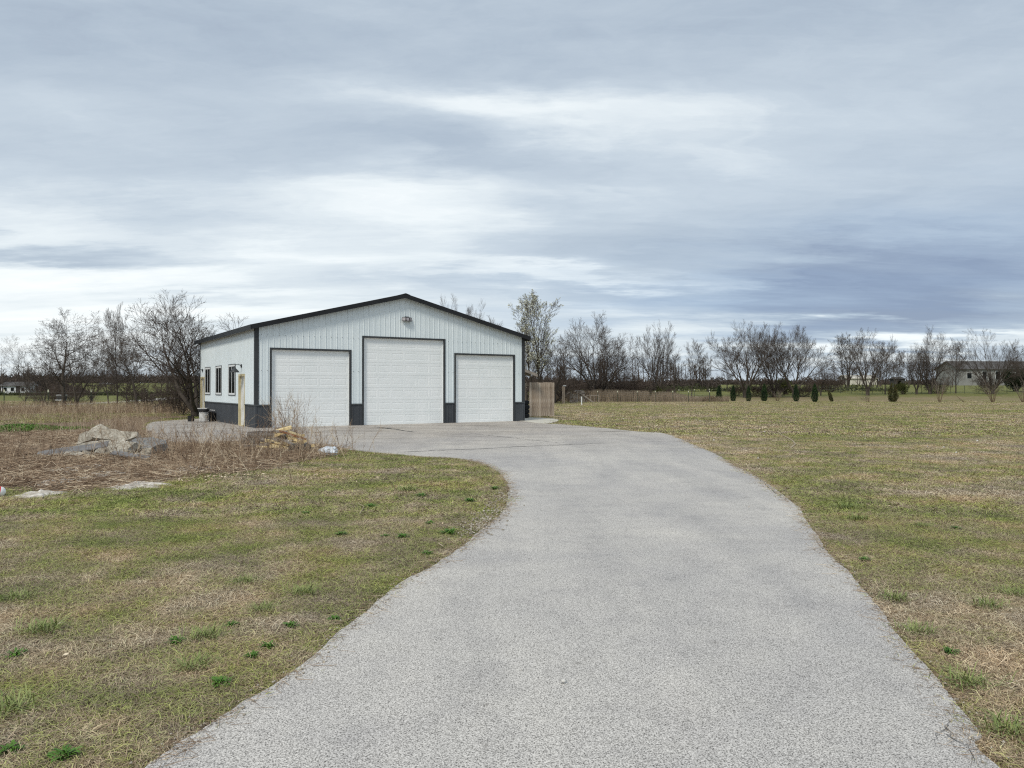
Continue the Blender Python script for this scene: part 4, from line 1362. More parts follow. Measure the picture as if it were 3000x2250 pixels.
def conifer(name_mat, seed, n=5200, split=False):
    rs = np.random.RandomState(seed)
    prof = lambda t: .17 * np.power(np.clip(np.sin(np.pi * np.power(np.clip(t, 0, 1), .62)), 0, 1), .6) * (1 - .25 * t)
    c = leaf_cloud(n, prof, seed, .02)
    if split:
        k = c[:, 0] > 0
        c[k, 0] += .05 * c[k, 2]; c[~k, 0] -= .03 * c[~k, 2]; c[~k, 2] *= .95; c[k, 2] *= .86
    d = rs.normal(0, .35, (n, 3)); d[:, 2] += 1; d[:, :2] += c[:, :2] * 3; d /= np.linalg.norm(d, axis=1, keepdims=True)
    s = rs.uniform(.015, .035, (n, 1))
    sd = np.cross(d, rs.normal(0, 1, (n, 3))); sd /= np.linalg.norm(sd, axis=1, keepdims=True)
    V = np.stack([c - sd * s * .3, c + sd * s * .3, c + d * s * 1.6], 1).reshape(-1, 3)
    me = np_mesh('foliage', V, np.arange(len(V)).reshape(-1, 3), 3); me.materials.append(name_mat)
    return me
con = [conifer(M['cedar'], 1), conifer(M['cedar'], 2), conifer(M['cedar_b'], 3, split=True), conifer(M['cedar'], 5, 3600), conifer(M['cedar'], 8, 4400)]
stm = MB(); stm.tube([(0, 0, 0), (0, 0, .3), (.01, 0, .8)], [.022, .018, .006], 8); stem_me = stm.mesh('stem'); stem_me.materials.append(M['bark'])
def arbor(px, basey, topy, k, label, wfac=1.0, Y=None):
    Y = Y or EYE * F / (basey - 1140)
    Y = min(Y, 92)
    x = at(px, Y)
    h = EYE + (1140 - topy) / F * Y
    e = empty('small_conifer', (x, Y, 0)); tag(e, label, 'shrub', 'row of small conifers')
    f = bpy.data.objects.new('foliage', con[k]); COL.objects.link(f); f.parent = e; f.scale = (h * wfac, h * wfac, h); f.rotation_euler = (0, 0, px * .3)
    s = bpy.data.objects.new('stem', stem_me); COL.objects.link(s); s.parent = e; s.scale = (h, h, h)
    return e
arbor(2106, 1168, 1129, 0, 'small dark conifer standing at the right end of the brush pile', 1.05, 96)
arbor(2148, 1176, 1129, 1, 'small conifer, second from the brush pile', 1.0)
arbor(2193, 1176, 1131, 3, 'small conifer in front of the leftmost joined crown trunk', 1.0)
arbor(2239, 1176, 1125, 1, 'small conifer between the left and middle tree trunks', 1.05)
arbor(2332, 1177, 1127, 4, 'small conifer in front of the rightmost joined crown', 1.05)
arbor(2387, 1178, 1125, 1, 'darkest and rightmost of the full green small conifers', 1.05)
arbor(2616, 1178, 1120, 2, 'browning split-topped conifer before the dark hut', 1.3)
arbor(2438, 1177, 1140, 2, 'withered leaning brown conifer right of the full green ones', .8).rotation_euler = (0, -.32, 0)
# dead saplings
def dead(px, basey, topy, w, label, lean=0):
    Y = min(92, EYE * F / (basey - 1140)); x = at(px, Y)
    h = EYE + (1140 - topy) / F * Y
    p = proto('dead')
    e = empty('dead_sapling', (x, Y, 0)); tag(e, label, 'sapling', 'dead saplings in the conifer row'); e.rotation_euler = (0, lean, 0)
    for part in ('trunk', 'crown'):
        o = bpy.data.objects.new('stem' if part == 'trunk' else 'twigs', p[part]); COL.objects.link(o); o.parent = e
        s = w / F * Y / p['w']; o.scale = (s, s, h); o.rotation_euler = (0, 0, px * .7)
        o.material_slots[0].link = 'OBJECT'; o.material_slots[0].material = M['deadbrown'] if part == 'trunk' else M['deadgrey']
dead(2753, 1178, 1100, 34, 'vase shaped dead sapling below the tall feathery tree')
dead(2909, 1179, 1105, 42, 'dead sapling in front of the dome crowned tree', -.16)
dead(2996, 1179, 1110, 34, 'dead sapling at the right edge of the photo', -.08)
dead(2545, 1178, 1150, 28, 'low leaning dead sapling below the rounded forked tree', -.6)
dead(2278, 1176, 1138, 30, 'pale dead sapling between two small conifers')
Yd = 88
mb = MB(); mb.tube([(0, 0, 0), (-.75, 0, .55), (-1.25, .1, 1.05)], [.035, .022, .008], 6); mb.tube([(-.1, .05, 0), (-.8, .1, .45)], [.02, .006], 6)
tag(mb.build('leaning_stick', M['deadbrown'], None, (at(2826, Yd), Yd, 0)), 'thin dead trunk leaning left between two dead saplings', 'dead trunk')


# far right evergreen mass and olive bush
def blob_bush(x, y, rx, ry, h, n, seed, mat, label, size=.25, name='evergreen_bush', cat='bush'):
    rs = np.random.RandomState(seed)
    nb = 9
    cs = np.stack([rs.uniform(-.6, .6, nb) * rx, rs.uniform(-.6, .6, nb) * ry, rs.uniform(.25, .75, nb) * h], 1)
    rad = rs.uniform(.25, .5, nb) * h * .75
    k = rs.randint(0, nb, n)
    d = rs.normal(0, 1, (n, 3)); d /= np.linalg.norm(d, axis=1, keepdims=True)
    c = cs[k] + d * (rad[k][:, None] * rs.uniform(.55, 1.05, (n, 1)))
    c[:, 2] = np.abs(c[:, 2])
    a1 = rs.normal(0, 1, (n, 3)); a1 /= np.linalg.norm(a1, axis=1, keepdims=True)
    a2 = np.cross(a1, rs.normal(0, 1, (n, 3))); a2 /= np.linalg.norm(a2, axis=1, keepdims=True)
    s = rs.uniform(.4, 1, (n, 1)) * size
    V = np.stack([c - a1 * s * .4, c + a1 * s * .4, c + a2 * s], 1).reshape(-1, 3)
    e = empty(name, (x, y, tz(x, y))); tag(e, label, cat, 'evergreen bushes')
    link('foliage', np_mesh('foliage', V, np.arange(len(V)).reshape(-1, 3), 3), mat, e)
    mb = MB()
    for i in range(nb): mb.tube([(cs[i][0] * .2, cs[i][1] * .2, -.1), tuple(cs[i] * .6), tuple(cs[i])], [.09, .05, .02], 6)
    mb.build('trunk', M['bark'], e)
M['evergreen'] = pm('distant_evergreen', (0.016, 0.024, 0.012), (0.045, 0.055, 0.025), 1.0, 0.95, 0, 'Object')
M['olive'] = pm('olive_bush_leaves', (0.035, 0.045, 0.012), (0.085, 0.09, 0.025), 1.5, 0.95, 0, 'Object')
blob_bush(at(2975, 128), 128, 2.6, 2.0, 4.6, 9000, 5, M['evergreen'], 'dark evergreen mass at the right edge behind the dead sapling')
blob_bush(at(2645, 116), 116, .9, .8, 1.9, 2600, 6, M['olive'], 'rounded olive green bush left of the small vase shaped tree', .16)
blob_bush(at(2300, 116), 116, 1.4, 1.0, 2.4, 3000, 7, M['olive'], 'dark olive bush behind the middle joined crown', .2)
blob_bush(at(1930, 96), 96, .9, .8, 1.9, 2500, 8, M['olive'], 'yellow green bush at the foot of the upright tree', .16)

# ------------------------------------------------------------------ distant woods (mass)
def woods(name, xs, yf, hf, seed, dens, mat, spread=8, fat=1.0, under=True):
    rs = np.random.RandomState(seed)
    P0, P1, A, B = [], [], [], []
    for x in xs:
        y = yf(x) + rs.uniform(-spread, spread); z = tz(x, y); h = hf(x) * rs.uniform(.65, 1.05)
        r = .10 * fat
        top = np.array([x + rs.normal(0, .3), y, z + h])
        base = np.array([x, y, z - .3])
        P0.append(base); P1.append(top); A.append(r * 1.5); B.append(r * .3)
        for k in range(dens):
            t = rs.uniform(.12, .97)
            q = base + (top - base) * t
            a = rs.uniform(0, 2 * np.pi); ln = h * .30 * (1.15 - t) * rs.uniform(.5, 1.2) + .3
            d = np.array([np.cos(a), np.sin(a) * .7, rs.uniform(.5, 1.6)]); d /= np.linalg.norm(d)
            q2 = q + d * ln
            P0.append(q); P1.append(q2); A.append(r * .40); B.append(r * .16)
            for j in range(3):
                tt = rs.uniform(.3, 1); q3 = q + (q2 - q) * tt
                d2 = d + rs.normal(0, .6, 3); d2 /= np.linalg.norm(d2)
                P0.append(q3); P1.append(q3 + d2 * ln * .45); A.append(r * .2); B.append(r * .10)
    me = segs_mesh(name, P0, P1, A, B, 3)
    o = link(name, me, mat); o['kind'] = 'stuff'
    return o


def hedge_mass(name, x0, x1, yf, hf, n, seed, mat, size, spread=5):
    rs = np.random.RandomState(seed)
    x = rs.uniform(x0, x1, n); y = np.array([yf(a) for a in x]) + rs.uniform(-spread, spread, n)
    h = np.array([hf(a) for a in x]) * (.75 + .35 * np.sin(x * .7 + seed) * np.sin(x * .23))
    z = th(x, y) + h * np.sqrt(rs.uniform(0, 1, n)) * rs.uniform(.3, 1, n)
    c = np.stack([x, y, z], 1)
    a1 = rs.normal(0, 1, (n, 3)); a1[:, 2] *= 2; a1 /= np.linalg.norm(a1, axis=1, keepdims=True)
    a2 = np.cross(a1, rs.normal(0, 1, (n, 3))); a2 /= np.linalg.norm(a2, axis=1, keepdims=True)
    s = rs.uniform(.4, 1, (n, 1)) * size
    V = np.stack([c - a2 * s * .18, c + a2 * s * .18, c + a1 * s], 1).reshape(-1, 3)
    o = link(name, np_mesh(name, V, np.arange(len(V)).reshape(-1, 3), 3), mat); o['kind'] = 'stuff'


rs0 = np.random.RandomState(9)
# left woods at 178 m (dense at the far left, thinning)
def wl_h(x):
    px = x / 178 * F + 1500
    return float(np.interp(px, [-400, 0, 60, 130, 160, 260, 420, 620], [8, 7.0, 7.6, 7.2, 4.6, 4.4, 4.4, 4.2]))
woods('near_woods', np.concatenate([rs0.uniform(-190, -106, 130), rs0.uniform(-106, -70, 14)]), lambda x: 180, wl_h, 1, 20, M['forest'], 6, 1.0)
hedge_mass('near_woods_undergrowth', -190, -103, lambda x: 181, lambda x: wl_h(x) * .62, 24000, 2, M['forest'], 1.5, 5)
hedge_mass('field_edge_scrub', -118, -60, lambda x: 172, lambda x: 1.0, 4000, 5, M['forest_g'], .8, 2)
# ridge woods far left
hedge_mass('ridge_woods', -520, 60, lambda x: 720, lambda x: 9.5, 26000, 3, M['forest'], 4.0, 14)
hedge_mass('ridge_woods_right', 20, 620, lambda x: 640, lambda x: 4.5 if x < 250 else 2.5, 16000, 13, M['forest'], 3.5, 14)
# line of woods behind the right hand fence
def yr(x): return 150 + (x * .05)
woods('treeline', np.concatenate([rs0.uniform(4, 39, 70)]), lambda x: 148, lambda x: float(np.interp(x, [6, 25, 38, 52], [7.2, 6.2, 5.0, 4.6])), 4, 18, M['forest'], 6, .9)
hedge_mass('treeline_undergrowth', 0, 39, lambda x: 146, lambda x: 1.7, 7000, 6, M['forest'], .9, 4)
woods('garden_rows', rs0.uniform(66, 96, 22), lambda x: 165, lambda x: 4.6, 7, 14, M['forest'], 8, .8)
hedge_mass('far_hedge', 50, 130, lambda x: 232, lambda x: 2.4, 9000, 8, M['forest'], 1.0, 3)
hedge_mass('fence_line_scrub', 16, 66, lambda x: 128, lambda x: 1.3, 3500, 18, M['forest_g'], .6, 2)

# ------------------------------------------------------------------ far houses
def gable_house(name, x, y, rz, L_, D_, hw, hr, z, label, cat, wins, wallm=M['housewall'], roofm=M['houseroof'], door=None):
    e = empty(name, (x, y, z), rz); tag(e, label, cat)
    mb = MB()
    A = [(-L_ / 2, -D_ / 2), (L_ / 2, -D_ / 2), (L_ / 2, D_ / 2), (-L_ / 2, D_ / 2)]
    for i in range(4):
        (ax, ay), (bx_, by_) = A[i], A[(i + 1) % 4]
        mb.poly([(ax, ay, -.8), (bx_, by_, -.8), (bx_, by_, hw), (ax, ay, hw)])
    for sx in (-1, 1): mb.poly([(sx * L_ / 2, -D_ / 2, hw), (sx * L_ / 2, D_ / 2, hw), (sx * L_ / 2, 0, hr)][::sx])
    mb.build('wall', wallm, e)
    mb = MB(); ov = .4
    for s in (-1, 1):
        zo = hw - (hr - hw) * ov / (D_ / 2)
        P = [(-L_ / 2 - ov, s * (D_ / 2 + ov), zo), (L_ / 2 + ov, s * (D_ / 2 + ov), zo), (L_ / 2 + ov, 0, hr + .02), (-L_ / 2 - ov, 0, hr + .02)]
        Q = [(a, b, c + .12) for a, b, c in P]
        mb.poly(P if s == 1 else P[::-1]); mb.poly(Q[::-1] if s == 1 else Q)
        for i in range(4): mb.poly([P[i], P[(i + 1) % 4], Q[(i + 1) % 4], Q[i]])
    mb.build('roof', roofm, e)
    for (wx, wz, ww, wh) in wins:
        w_ = empty('window', (wx, -D_ / 2, wz), 0, e)
        mb = MB(); mb.box((-.02, -.06, -.02), (ww + .02, -.005, 0)); mb.box((-.02, -.06, wh), (ww + .02, -.005, wh + .06)); mb.box((-.06, -.06, -.02), (0, -.005, wh + .06)); mb.box((ww, -.06, -.02), (ww + .06, -.005, wh + .06)); mb.build('frame', M['vinyl'], w_)
        mb = MB(); mb.box((0, -.04, 0), (ww, -.01, wh)); mb.build('pane', M['glass'], w_)
    if door:
        mb = MB(); mb.box((door, -D_ / 2 - .04, 0), (door + 1, -D_ / 2 - .005, 2.05)); mb.build('door', M['shed'], e)
    return e
hx = at(2890, 190)
gable_house('far_house', hx, 190, R(4), 20.5, 9, 3.4, 5.3, EYE + (1140 - 1122) / F * 190, 'long single-storey pale house with grey roof beyond the right field', 'house',
            [(-8.2, 1.1, 1.2, 1.3), (-4.3, .9, 1.1, 1.9), (-.9, .9, 1.1, 1.9), (3, 1.1, 1.4, 1.3), (6.5, 1.1, 1.2, 1.3)], door=1.4)
# dark hut with an open doorway
ht = empty('dark_hut', (at(2629, 160), 160, tz(at(2629, 160), 160)), .1); tag(ht, 'small dark hut with a bright open doorway beyond the browning conifer', 'hut')
mb = MB(); mb.box((-1.1, -1, 0), (-.75, 1, 1.7)); mb.box((.2, -1, 0), (1.1, 1, 1.7)); mb.box((-.75, -1, 1.35), (.2, 1, 1.7)); mb.build('wall', M['shed'], ht)
mb = MB(); mb.poly([(-1.3, -1.2, 1.68), (1.3, -1.2, 1.68), (1.1, 0, 2.1), (-1.1, 0, 2.1)]); mb.poly([(1.3, 1.2, 1.68), (-1.3, 1.2, 1.68), (-1.1, 0, 2.1), (1.1, 0, 2.1)]); mb.poly([(-1.3, 1.2, 1.68), (1.3, 1.2, 1.68), (1.3, -1.2, 1.68), (-1.3, -1.2, 1.68)])
mb.poly([(-1.3, 1.2, 1.68), (-1.3, -1.2, 1.68), (-1.1, 0, 2.1)]); mb.poly([(1.3, -1.2, 1.68), (1.3, 1.2, 1.68), (1.1, 0, 2.1)]); mb.build('roof', M['shed'], ht)
# pale low barn behind the rounded tree
gable_house('pale_barn', at(2512, 230), 230, 0, 9, 6, 1.9, 2.8, tz(at(2512, 230), 230), 'low pale barn far behind the rounded forked tree', 'barn', [], M['conc_pale'], M['conc_pale'])
# white mobile home among the left woods
gable_house('mobile_home', at(62, 176), 176, R(-3), 6.6, 4, 2.15, 2.9, tz(at(62, 176), 176) + .05, 'long white mobile home among the trees at far left', 'mobile home',
            [(-2.7, .9, .8, .8), (-1.0, .9, .8, .8), (1.5, .9, .8, .8)], M['vinyl'], M['houseroof'], door=.2)

# parked vehicles on the far left hill
def far_car(px, Y, rz, label):
    x = at(px, Y); e = empty('parked_car', (x, Y, tz(x, Y)), rz); tag(e, label, 'car', 'white cars parked on the far hill')
    L_, Wd = 4.6, 1.8
    prof = [(-2.3, .35), (2.3, .35), (2.3, .8), (1.4, .95), (.8, 1.45), (-1.3, 1.5), (-2.0, 1.0), (-2.3, .9)]
    mb = MB(); f = [(a, -Wd / 2, b) for a, b in prof]; g = [(a, Wd / 2, b) for a, b in prof]
    mb.poly(f); mb.poly(g[::-1])
    for i in range(len(prof)): mb.poly([f[i], g[i], g[(i + 1) % len(prof)], f[(i + 1) % len(prof)]])
    mb.build('body', M['carwhite'], e)
    for s in (-1, 1):
        mb = MB(); y = s * (Wd / 2 + .005)
        q = [(-1.7, y, 1.0), (1.15, y, 1.0), (.7, y, 1.38), (-1.25, y, 1.42)]; mb.poly(q if s < 0 else q[::-1]); mb.build('side_window', M['glass'], e)
        for xx in (-1.4, 1.45):
            mb = MB(); mb.tube([(xx, y - s * .2, .33), (xx, y, .33)], .33, 14); mb.build('wheel', M['rubber'], e)
far_car(302, 470, .5, 'white car on the far hill, left of the two')
far_car(324, 470, .7, 'white car on the far hill, right of the two')

# dark bee box by the tree pair
px0, Y0 = 181, 64
e = empty('utility_box', (at(px0, Y0), Y0, 0), .1); tag(e, 'dark square box on a white slab beside the left tree trunk', 'box')
mb = MB(); mb.box((-.30, -.25, .62), (.30, .25, .98)); mb.build('box_body', M['shed'], e)
mb = MB(); mb.box((-.40, -.3, .56), (.25, .3, .615)); mb.box((-.33, -.28, .985), (.33, .28, 1.02)); mb.build('slab', M['vinyl'], e)
mb = MB(); mb.box((-.25, -.2, 0), (-.18, -.13, .56)); mb.box((.12, -.2, 0), (.19, -.13, .56)); mb.build('legs', M['shed'], e)

# ------------------------------------------------------------------ wire fences
def t_post_mesh():
    mb = MB(); mb.box((-.022, -.004, -.2), (.022, .004, 1.28)); mb.box((-.004, .004, -.2), (.004, .04, 1.28)); return mb.mesh('post')
tp = t_post_mesh(); tp.materials.append(M['postgreen'])
mb = MB(); mb.box((-.026, -.007, 1.14), (.026, .044, 1.31)); tpt = mb.mesh('post_tip'); tpt.materials.append(M['posttop'])
def wire_fence(pts, label, h=1.15, rows=5, tip=True, hs=1.0):
    e = empty('wire_fence', (pts[0][0], pts[0][1], 0)); tag(e, label, 'fence', 'wire fences')
    o = Vector((pts[0][0], pts[0][1], 0))
    for (x, y) in pts:
        p = bpy.data.objects.new('post', tp); COL.objects.link(p); p.parent = e; p.location = (x - o.x, y - o.y, tz(x, y)); p.scale = (1.3, 1.3, hs)
        if tip:
            q = bpy.data.objects.new('post_tip', tpt); COL.objects.link(q); q.parent = p
    mb = MB()
    for (a, b) in zip(pts[:-1], pts[1:]):
        for k in range(rows):
            z = .15 + k * (h - .15) / (rows - 1)
            A_ = Vector((a[0], a[1], tz(*a) + z * hs)) - o; B_ = Vector((b[0], b[1], tz(*b) + z * hs)) - o
            mb.tube([A_, (A_ + B_) / 2 - Vector((0, 0, .015)), B_], .004, 3, False)
    mb.build('wire', M['steel'], e)
wire_fence([(at(p, 87), 87) for p in (1751, 1809, 1867, 1919.5, 1971, 2017, 2079)], 'wire fence on green steel posts in front of the tall dry grass')
wire_fence([(at(p, y), y) for p, y in ((1989, 100), (2034, 102), (2078, 104), (2140, 112))], 'short stretch of wire fence in the yellow green gap', hs=1.0)
wire_fence([(at(p, 119), 119) for p in (2370, 2400, 2431, 2462, 2494, 2526, 2556, 2585, 2620, 2660, 2700, 2742, 2784, 2826, 2868, 2950, 3030)], 'long wire fence crossing the right field below the far house', tip=False)
wire_fence([(at(p, y), y) for p, y in ((-60, 54), (12, 54), (141, 54.5), (267, 56), (345, 57), (430, 58))], 'wire fence on steel posts beyond the brush at left', hs=1.12)

# post with a white cap, thin white stake
x, y = at(1651, 78), 78
e = empty('wooden_post', (x, y, 0)); tag(e, 'weathered square post with a white cap between the cedar fence and the hutch', 'post')
mb = MB(); mb.box((-.13, -.08, -.2), (.0, .08, 1.80)); mb.box((.03, -.06, -.2), (.13, .06, 1.74)); mb.build('post_body', M['picket'], e)
mb = MB(); mb.box((-.05, -.13, 1.805), (.26, .13, 1.88)); mb.build('cap', M['vinyl'], e)
x, y = at(1704, 71.5), 71.5
mb = MB(); mb.tube([(0, 0, -.1), (0, 0, .78)], .05, 8); mb.tube([(0, 0, .78), (0, 0, .80)], [.055, .02], 8)
tag(mb.build('white_stake', M['vinyl'], None, (x, y, 0)), 'short white plastic pipe standing in the lawn before the hutch', 'pipe')

# old hutch / A-frame of weathered boards
hx0, hy0 = at(1685, 84), 84
sc_ = 84 / F
def W2(px, py): return ((px - 1685) * sc_, EYE - (py - 1140) * sc_)
e = empty('old_hutch', (hx0, hy0, 0)); tag(e, 'collapsing weathered grey board hutch with slanting braces left of the wire fence', 'hutch')
def beam(a, b, w, y0, y1, name='brace', mat=M['woodfar']):
    ax, az = W2(*a); bx_, bz = W2(*b)
    d = Vector((bx_ - ax, 0, bz - az)); n = Vector((-d.z, 0, d.x)).normalized() * w / 2
    P = [Vector((ax, y0, az)) - n, Vector((bx_, y0, bz)) - n, Vector((bx_, y0, bz)) + n, Vector((ax, y0, az)) + n]
    mb = MB(); Q = [p + Vector((0, y1 - y0, 0)) for p in P]
    mb.poly(P); mb.poly(Q[::-1])
    for i in range(4): mb.poly([P[i], Q[i], Q[(i + 1) % 4], P[(i + 1) % 4]])
    return mb.build(name, mat, e)
beam((1622, 1182), (1670, 1147), .16, -.1, -.02)
beam((1671, 1147), (1671, 1184), .13, -.02, .08, 'post')
beam((1692, 1147), (1692, 1184), .16, -.02, .10, 'post')
beam((1670, 1147), (1690, 1182), .08, -.08, -.03)
beam((1696, 1149), (1740, 1180), .14, -.1, -.02)
for i, py in enumerate((1156, 1160.5, 1165, 1173, 1178)):
    beam((1672, py), (1691, py + .4), .145, .02, .05, 'board')
for i, (a_, b_, py) in enumerate(((1680, 1712, 1146), (1688, 1713, 1150), (1697, 1714, 1155))):
    beam((a_, py), (b_, py + .6), .13, .12, .16, 'board')
mb = MB()
p = [W2(1683, 1143), W2(1709, 1144), W2(1716, 1152), W2(1694, 1151)]
A = [(p[0][0], 1.0, p[0][1]), (p[1][0], 1.0, p[1][1]), (p[2][0], .1, p[2][1]), (p[3][0], .1, p[3][1])]
mb.poly(A); mb.poly([(a, b, c - .03) for a, b, c in A][::-1])
mb.build('roof_sheet', M['houseroof'], e)
for px in (1700, 1706, 1712): beam((px, 1156), (px, 1183), .15, .16, .2, 'board')
beam((1717, 1158), (1756, 1158), .06, .1, .16, 'rail')
for px in (1719, 1731, 1743, 1755): beam((px, 1158), (px, 1182), .06, .1, .16, 'post')

# ------------------------------------------------------------------ stems, brush, dry grass (stuff)
def stems(name, xy, h, mat, seed, lean=.25, rad=.003, nseg=3, branches=0, flat=False, rmul=None):
    """thin curved dry stems standing at xy"""
    rs = np.random.RandomState(seed)
    n = len(xy)
    z = th(xy[:, 0], xy[:, 1])
    p = np.stack([xy[:, 0], xy[:, 1], z - .02], 1)
    a = rs.uniform(0, 2 * np.pi, n); ln = np.abs(rs.normal(0, lean, n))
    d = np.stack([np.cos(a) * ln, np.sin(a) * ln, np.ones(n)], 1); d /= np.linalg.norm(d, axis=1, keepdims=True)
    bend = np.stack([np.cos(a), np.sin(a), np.zeros(n)], 1) * rs.uniform(-.05, .35, (n, 1)) + rs.normal(0, .08, (n, 3))
    r0 = rad * rs.uniform(.6, 1.4, n) if rmul is None else rad * rmul
    rn = rs.uniform(0, 1, n)
    P0, P1, A, B, C = [], [], [], [], []
    for s in range(nseg):
        q = p + d * (h / nseg)[:, None]
        P0.append(p); P1.append(q); A.append(r0 * (1 - .75 * s / nseg)); B.append(r0 * (1 - .75 * (s + 1) / nseg)); C.append(rn)
        for b_ in range(branches):
            if s == 0 and b_ > 0: continue
            t = rs.uniform(.2, 1, (n, 1)); q3 = p + (q - p) * t
            d2 = d + rs.normal(0, .55, (n, 3)); d2[:, 2] = np.abs(d2[:, 2]); d2 /= np.linalg.norm(d2, axis=1, keepdims=True)
            P0.append(q3); P1.append(q3 + d2 * (h * rs.uniform(.12, .35, n))[:, None]); A.append(r0 * .55); B.append(r0 * .2); C.append(rn)
        p = q; d = d + bend / nseg * 1.5; d /= np.linalg.norm(d, axis=1, keepdims=True)
    P0, P1, A, B, C = map(np.concatenate, (P0, P1, A, B, C))
    me = segs_mesh(name, P0, P1, A, B, 3)
    point_attr(me, 'rnd', np.repeat(C, 6))
    o = link(name, me, mat); o['kind'] = 'stuff'
    return o


def scatter(poly, n, seed):
    rs = np.random.RandomState(seed)
    P = np.array(poly); lo, hi = P.min(0), P.max(0)
    out = np.zeros((0, 2))
    while len(out) < n:
        q = rs.uniform(lo, hi, (n * 2, 2)); out = np.concatenate([out, q[inside(poly, q[:, 0], q[:, 1])]])
    return out[:n]


def nz(xy, sc, off=0.0):
    return np.array([mnoise.noise(Vector((x * sc + off, y * sc - off, off))) for x, y in xy])


# view wedge helper: keeps only what the neighbourhood of the camera can see
def wedge(xy, m=1.0):
    return xy[(np.abs(xy[:, 0]) < .72 * xy[:, 1] + m)]


def thin(xy, seed, sc=.6, lo=-.2, hi=.25):
    rs = np.random.RandomState(seed)
    v = (nz(xy, sc, 3.1 + seed) - lo) / (hi - lo)
    return xy[rs.uniform(0, 1, len(xy)) < np.clip(v, .06, 1)]


piece = scatter(brush, 16000, 21)
piece = wedge(piece)
def in_drive(xy): return inside(drive, xy[:, 0], xy[:, 1])
def in_bld(xy):
    d = xy - np.array([B0.x, B0.y]); u = d @ np.array([BU.x, BU.y]); v = d @ np.array([BV.x, BV.y])
    return (u > -.1) & (u < BW + .1) & (v > -.1) & (v < BD + .1)
piece = piece[~in_bld(piece) & ~in_drive(piece)]
piece = thin(piece, 1)
_r = np.random.RandomState(17)
_ppx = piece[:, 0] / piece[:, 1] * F + 1500
piece = piece[~((_ppx < 330) & (piece[:, 1] > 26) & (_r.uniform(0, 1, len(piece)) < .72))]
# keep the rubble pile and its front fairly clear
rub = G(270, 1325)
def clear_of(xy, c, r): return xy[np.hypot(xy[:, 0] - c[0], (xy[:, 1] - c[1])) > r]
h = np.interp(piece[:, 1], [11, 13.5, 17, 22, 27, 33, 45], [.14, .26, .36, .52, .52, .42, .42]) * np.random.RandomState(2).uniform(.45, 1.25, len(piece))
stems('dry_weeds', piece, h, M['litter'], 5, .50, .0038, 3, 1, rmul=None)
# dense low tangle in the back
fp = scatter([G(-100, 1290), G(240, 1262), G(560, 1300), G(620, 1270), G(430, 1238), (-20, 46), (-34, 48), (-40, 40)], 12000, 22)
fp = wedge(fp); fp = fp[~in_drive(fp) & ~in_bld(fp)]; fp = thin(fp, 6, .35, -.1, .3)
stems('brown_brush', fp, .50 * np.random.RandomState(3).uniform(.4, 1.2, len(fp)), M['litter'], 6, .4, .0045, 2, 2)
# taller branching weeds in front of the garage corner
xs = []
rsx = np.random.RandomState(8)
for (px, py, n, sp) in ((850, 1362, 10, .4), (780, 1340, 30, .6), (700, 1350, 60, .9), (620, 1345, 60, 1.0), (560, 1370, 60, 1.0), (900, 1350, 40, .5), (960, 1335, 22, .4), (480, 1350, 40, .8), (660, 1380, 40, .7), (500, 1318, 45, .7), (440, 1306, 35, .6), (590, 1318, 40, .8), (680, 1325, 30, .7), (120, 1345, 30, .7), (60, 1370, 50, .8)):
    c = np.array(G(px, py)); xs.append(c + rsx.normal(0, sp, (n, 2)))
xs = np.concatenate(xs); xs = xs[~in_drive(xs)]
stems('tall_branching_weeds', xs, rsx.uniform(.30, .88, len(xs)), M['litter'], 9, .42, .0045, 4, 3)
# tall pair of whips and feathery plume in front of the left door
xs = np.array([G(835, 1308), G(850, 1306), G(840, 1304), G(828, 1310), G(858, 1309), G(815, 1312), G(900, 1330)])
stems('feathery_weeds', np.repeat(xs, 7, 0) + rsx.normal(0, .12, (49, 2)), rsx.uniform(.7, 1.35, 49), M['litter'], 10, .2, .0042, 5, 5)
# litter lying flat
lp = scatter(brush, 130000, 31); lp = wedge(lp); lp = lp[(lp[:, 1] < 26) & ~in_drive(lp)][:46000]
rsl = np.random.RandomState(12)
n = len(lp); a = rsl.uniform(0, 6.28, n); ln = rsl.uniform(.08, .45, n)
p0 = np.stack([lp[:, 0], lp[:, 1], rsl.uniform(.015, .10, n)], 1)
p1 = p0 + np.stack([np.cos(a) * ln, np.sin(a) * ln, rsl.uniform(-.05, .08, n)], 1); p1[:, 2] = np.maximum(p1[:, 2], .012)
me = segs_mesh('litter', p0, p1, rsl.uniform(.003, .0075, n), rsl.uniform(.0015, .004, n), 3)
point_attr(me, 'rnd', np.repeat(rsl.uniform(0, 1, n), 6))
o = link('plant_litter', me, M['litter']); o['kind'] = 'stuff'
# dry leaves
lf = np.concatenate([scatter(brush, 5000, 41), np.array(G(640, 1400)) + rsl.normal(0, 1, (900, 2)) * (1.3, .5)]); lf = wedge(lf); lf = lf[(lf[:, 1] < 24) & ~in_drive(lf)]
n = len(lf)
c = np.stack([lf[:, 0], lf[:, 1], rsl.uniform(.015, .05, n)], 1)
a1 = rsl.normal(0, 1, (n, 3)); a1[:, 2] *= .35; a1 /= np.linalg.norm(a1, axis=1, keepdims=True)
a2 = np.cross(a1, np.stack([rsl.normal(0, .3, n), rsl.normal(0, .3, n), np.ones(n)], 1)); a2 /= np.linalg.norm(a2, axis=1, keepdims=True)
s = rsl.uniform(.012, .035, (n, 1))
V = np.stack([c - a1 * s, c + a2 * s * .55, c + a1 * s, c - a2 * s * .55], 1).reshape(-1, 3)
me = np_mesh('dry_leaves', V, np.arange(len(V)).reshape(-1, 4), 4); point_attr(me, 'rnd', np.repeat(rsl.uniform(.3, 1, n), 4))
o = link('dry_leaves', me, M['litter']); o['kind'] = 'stuff'

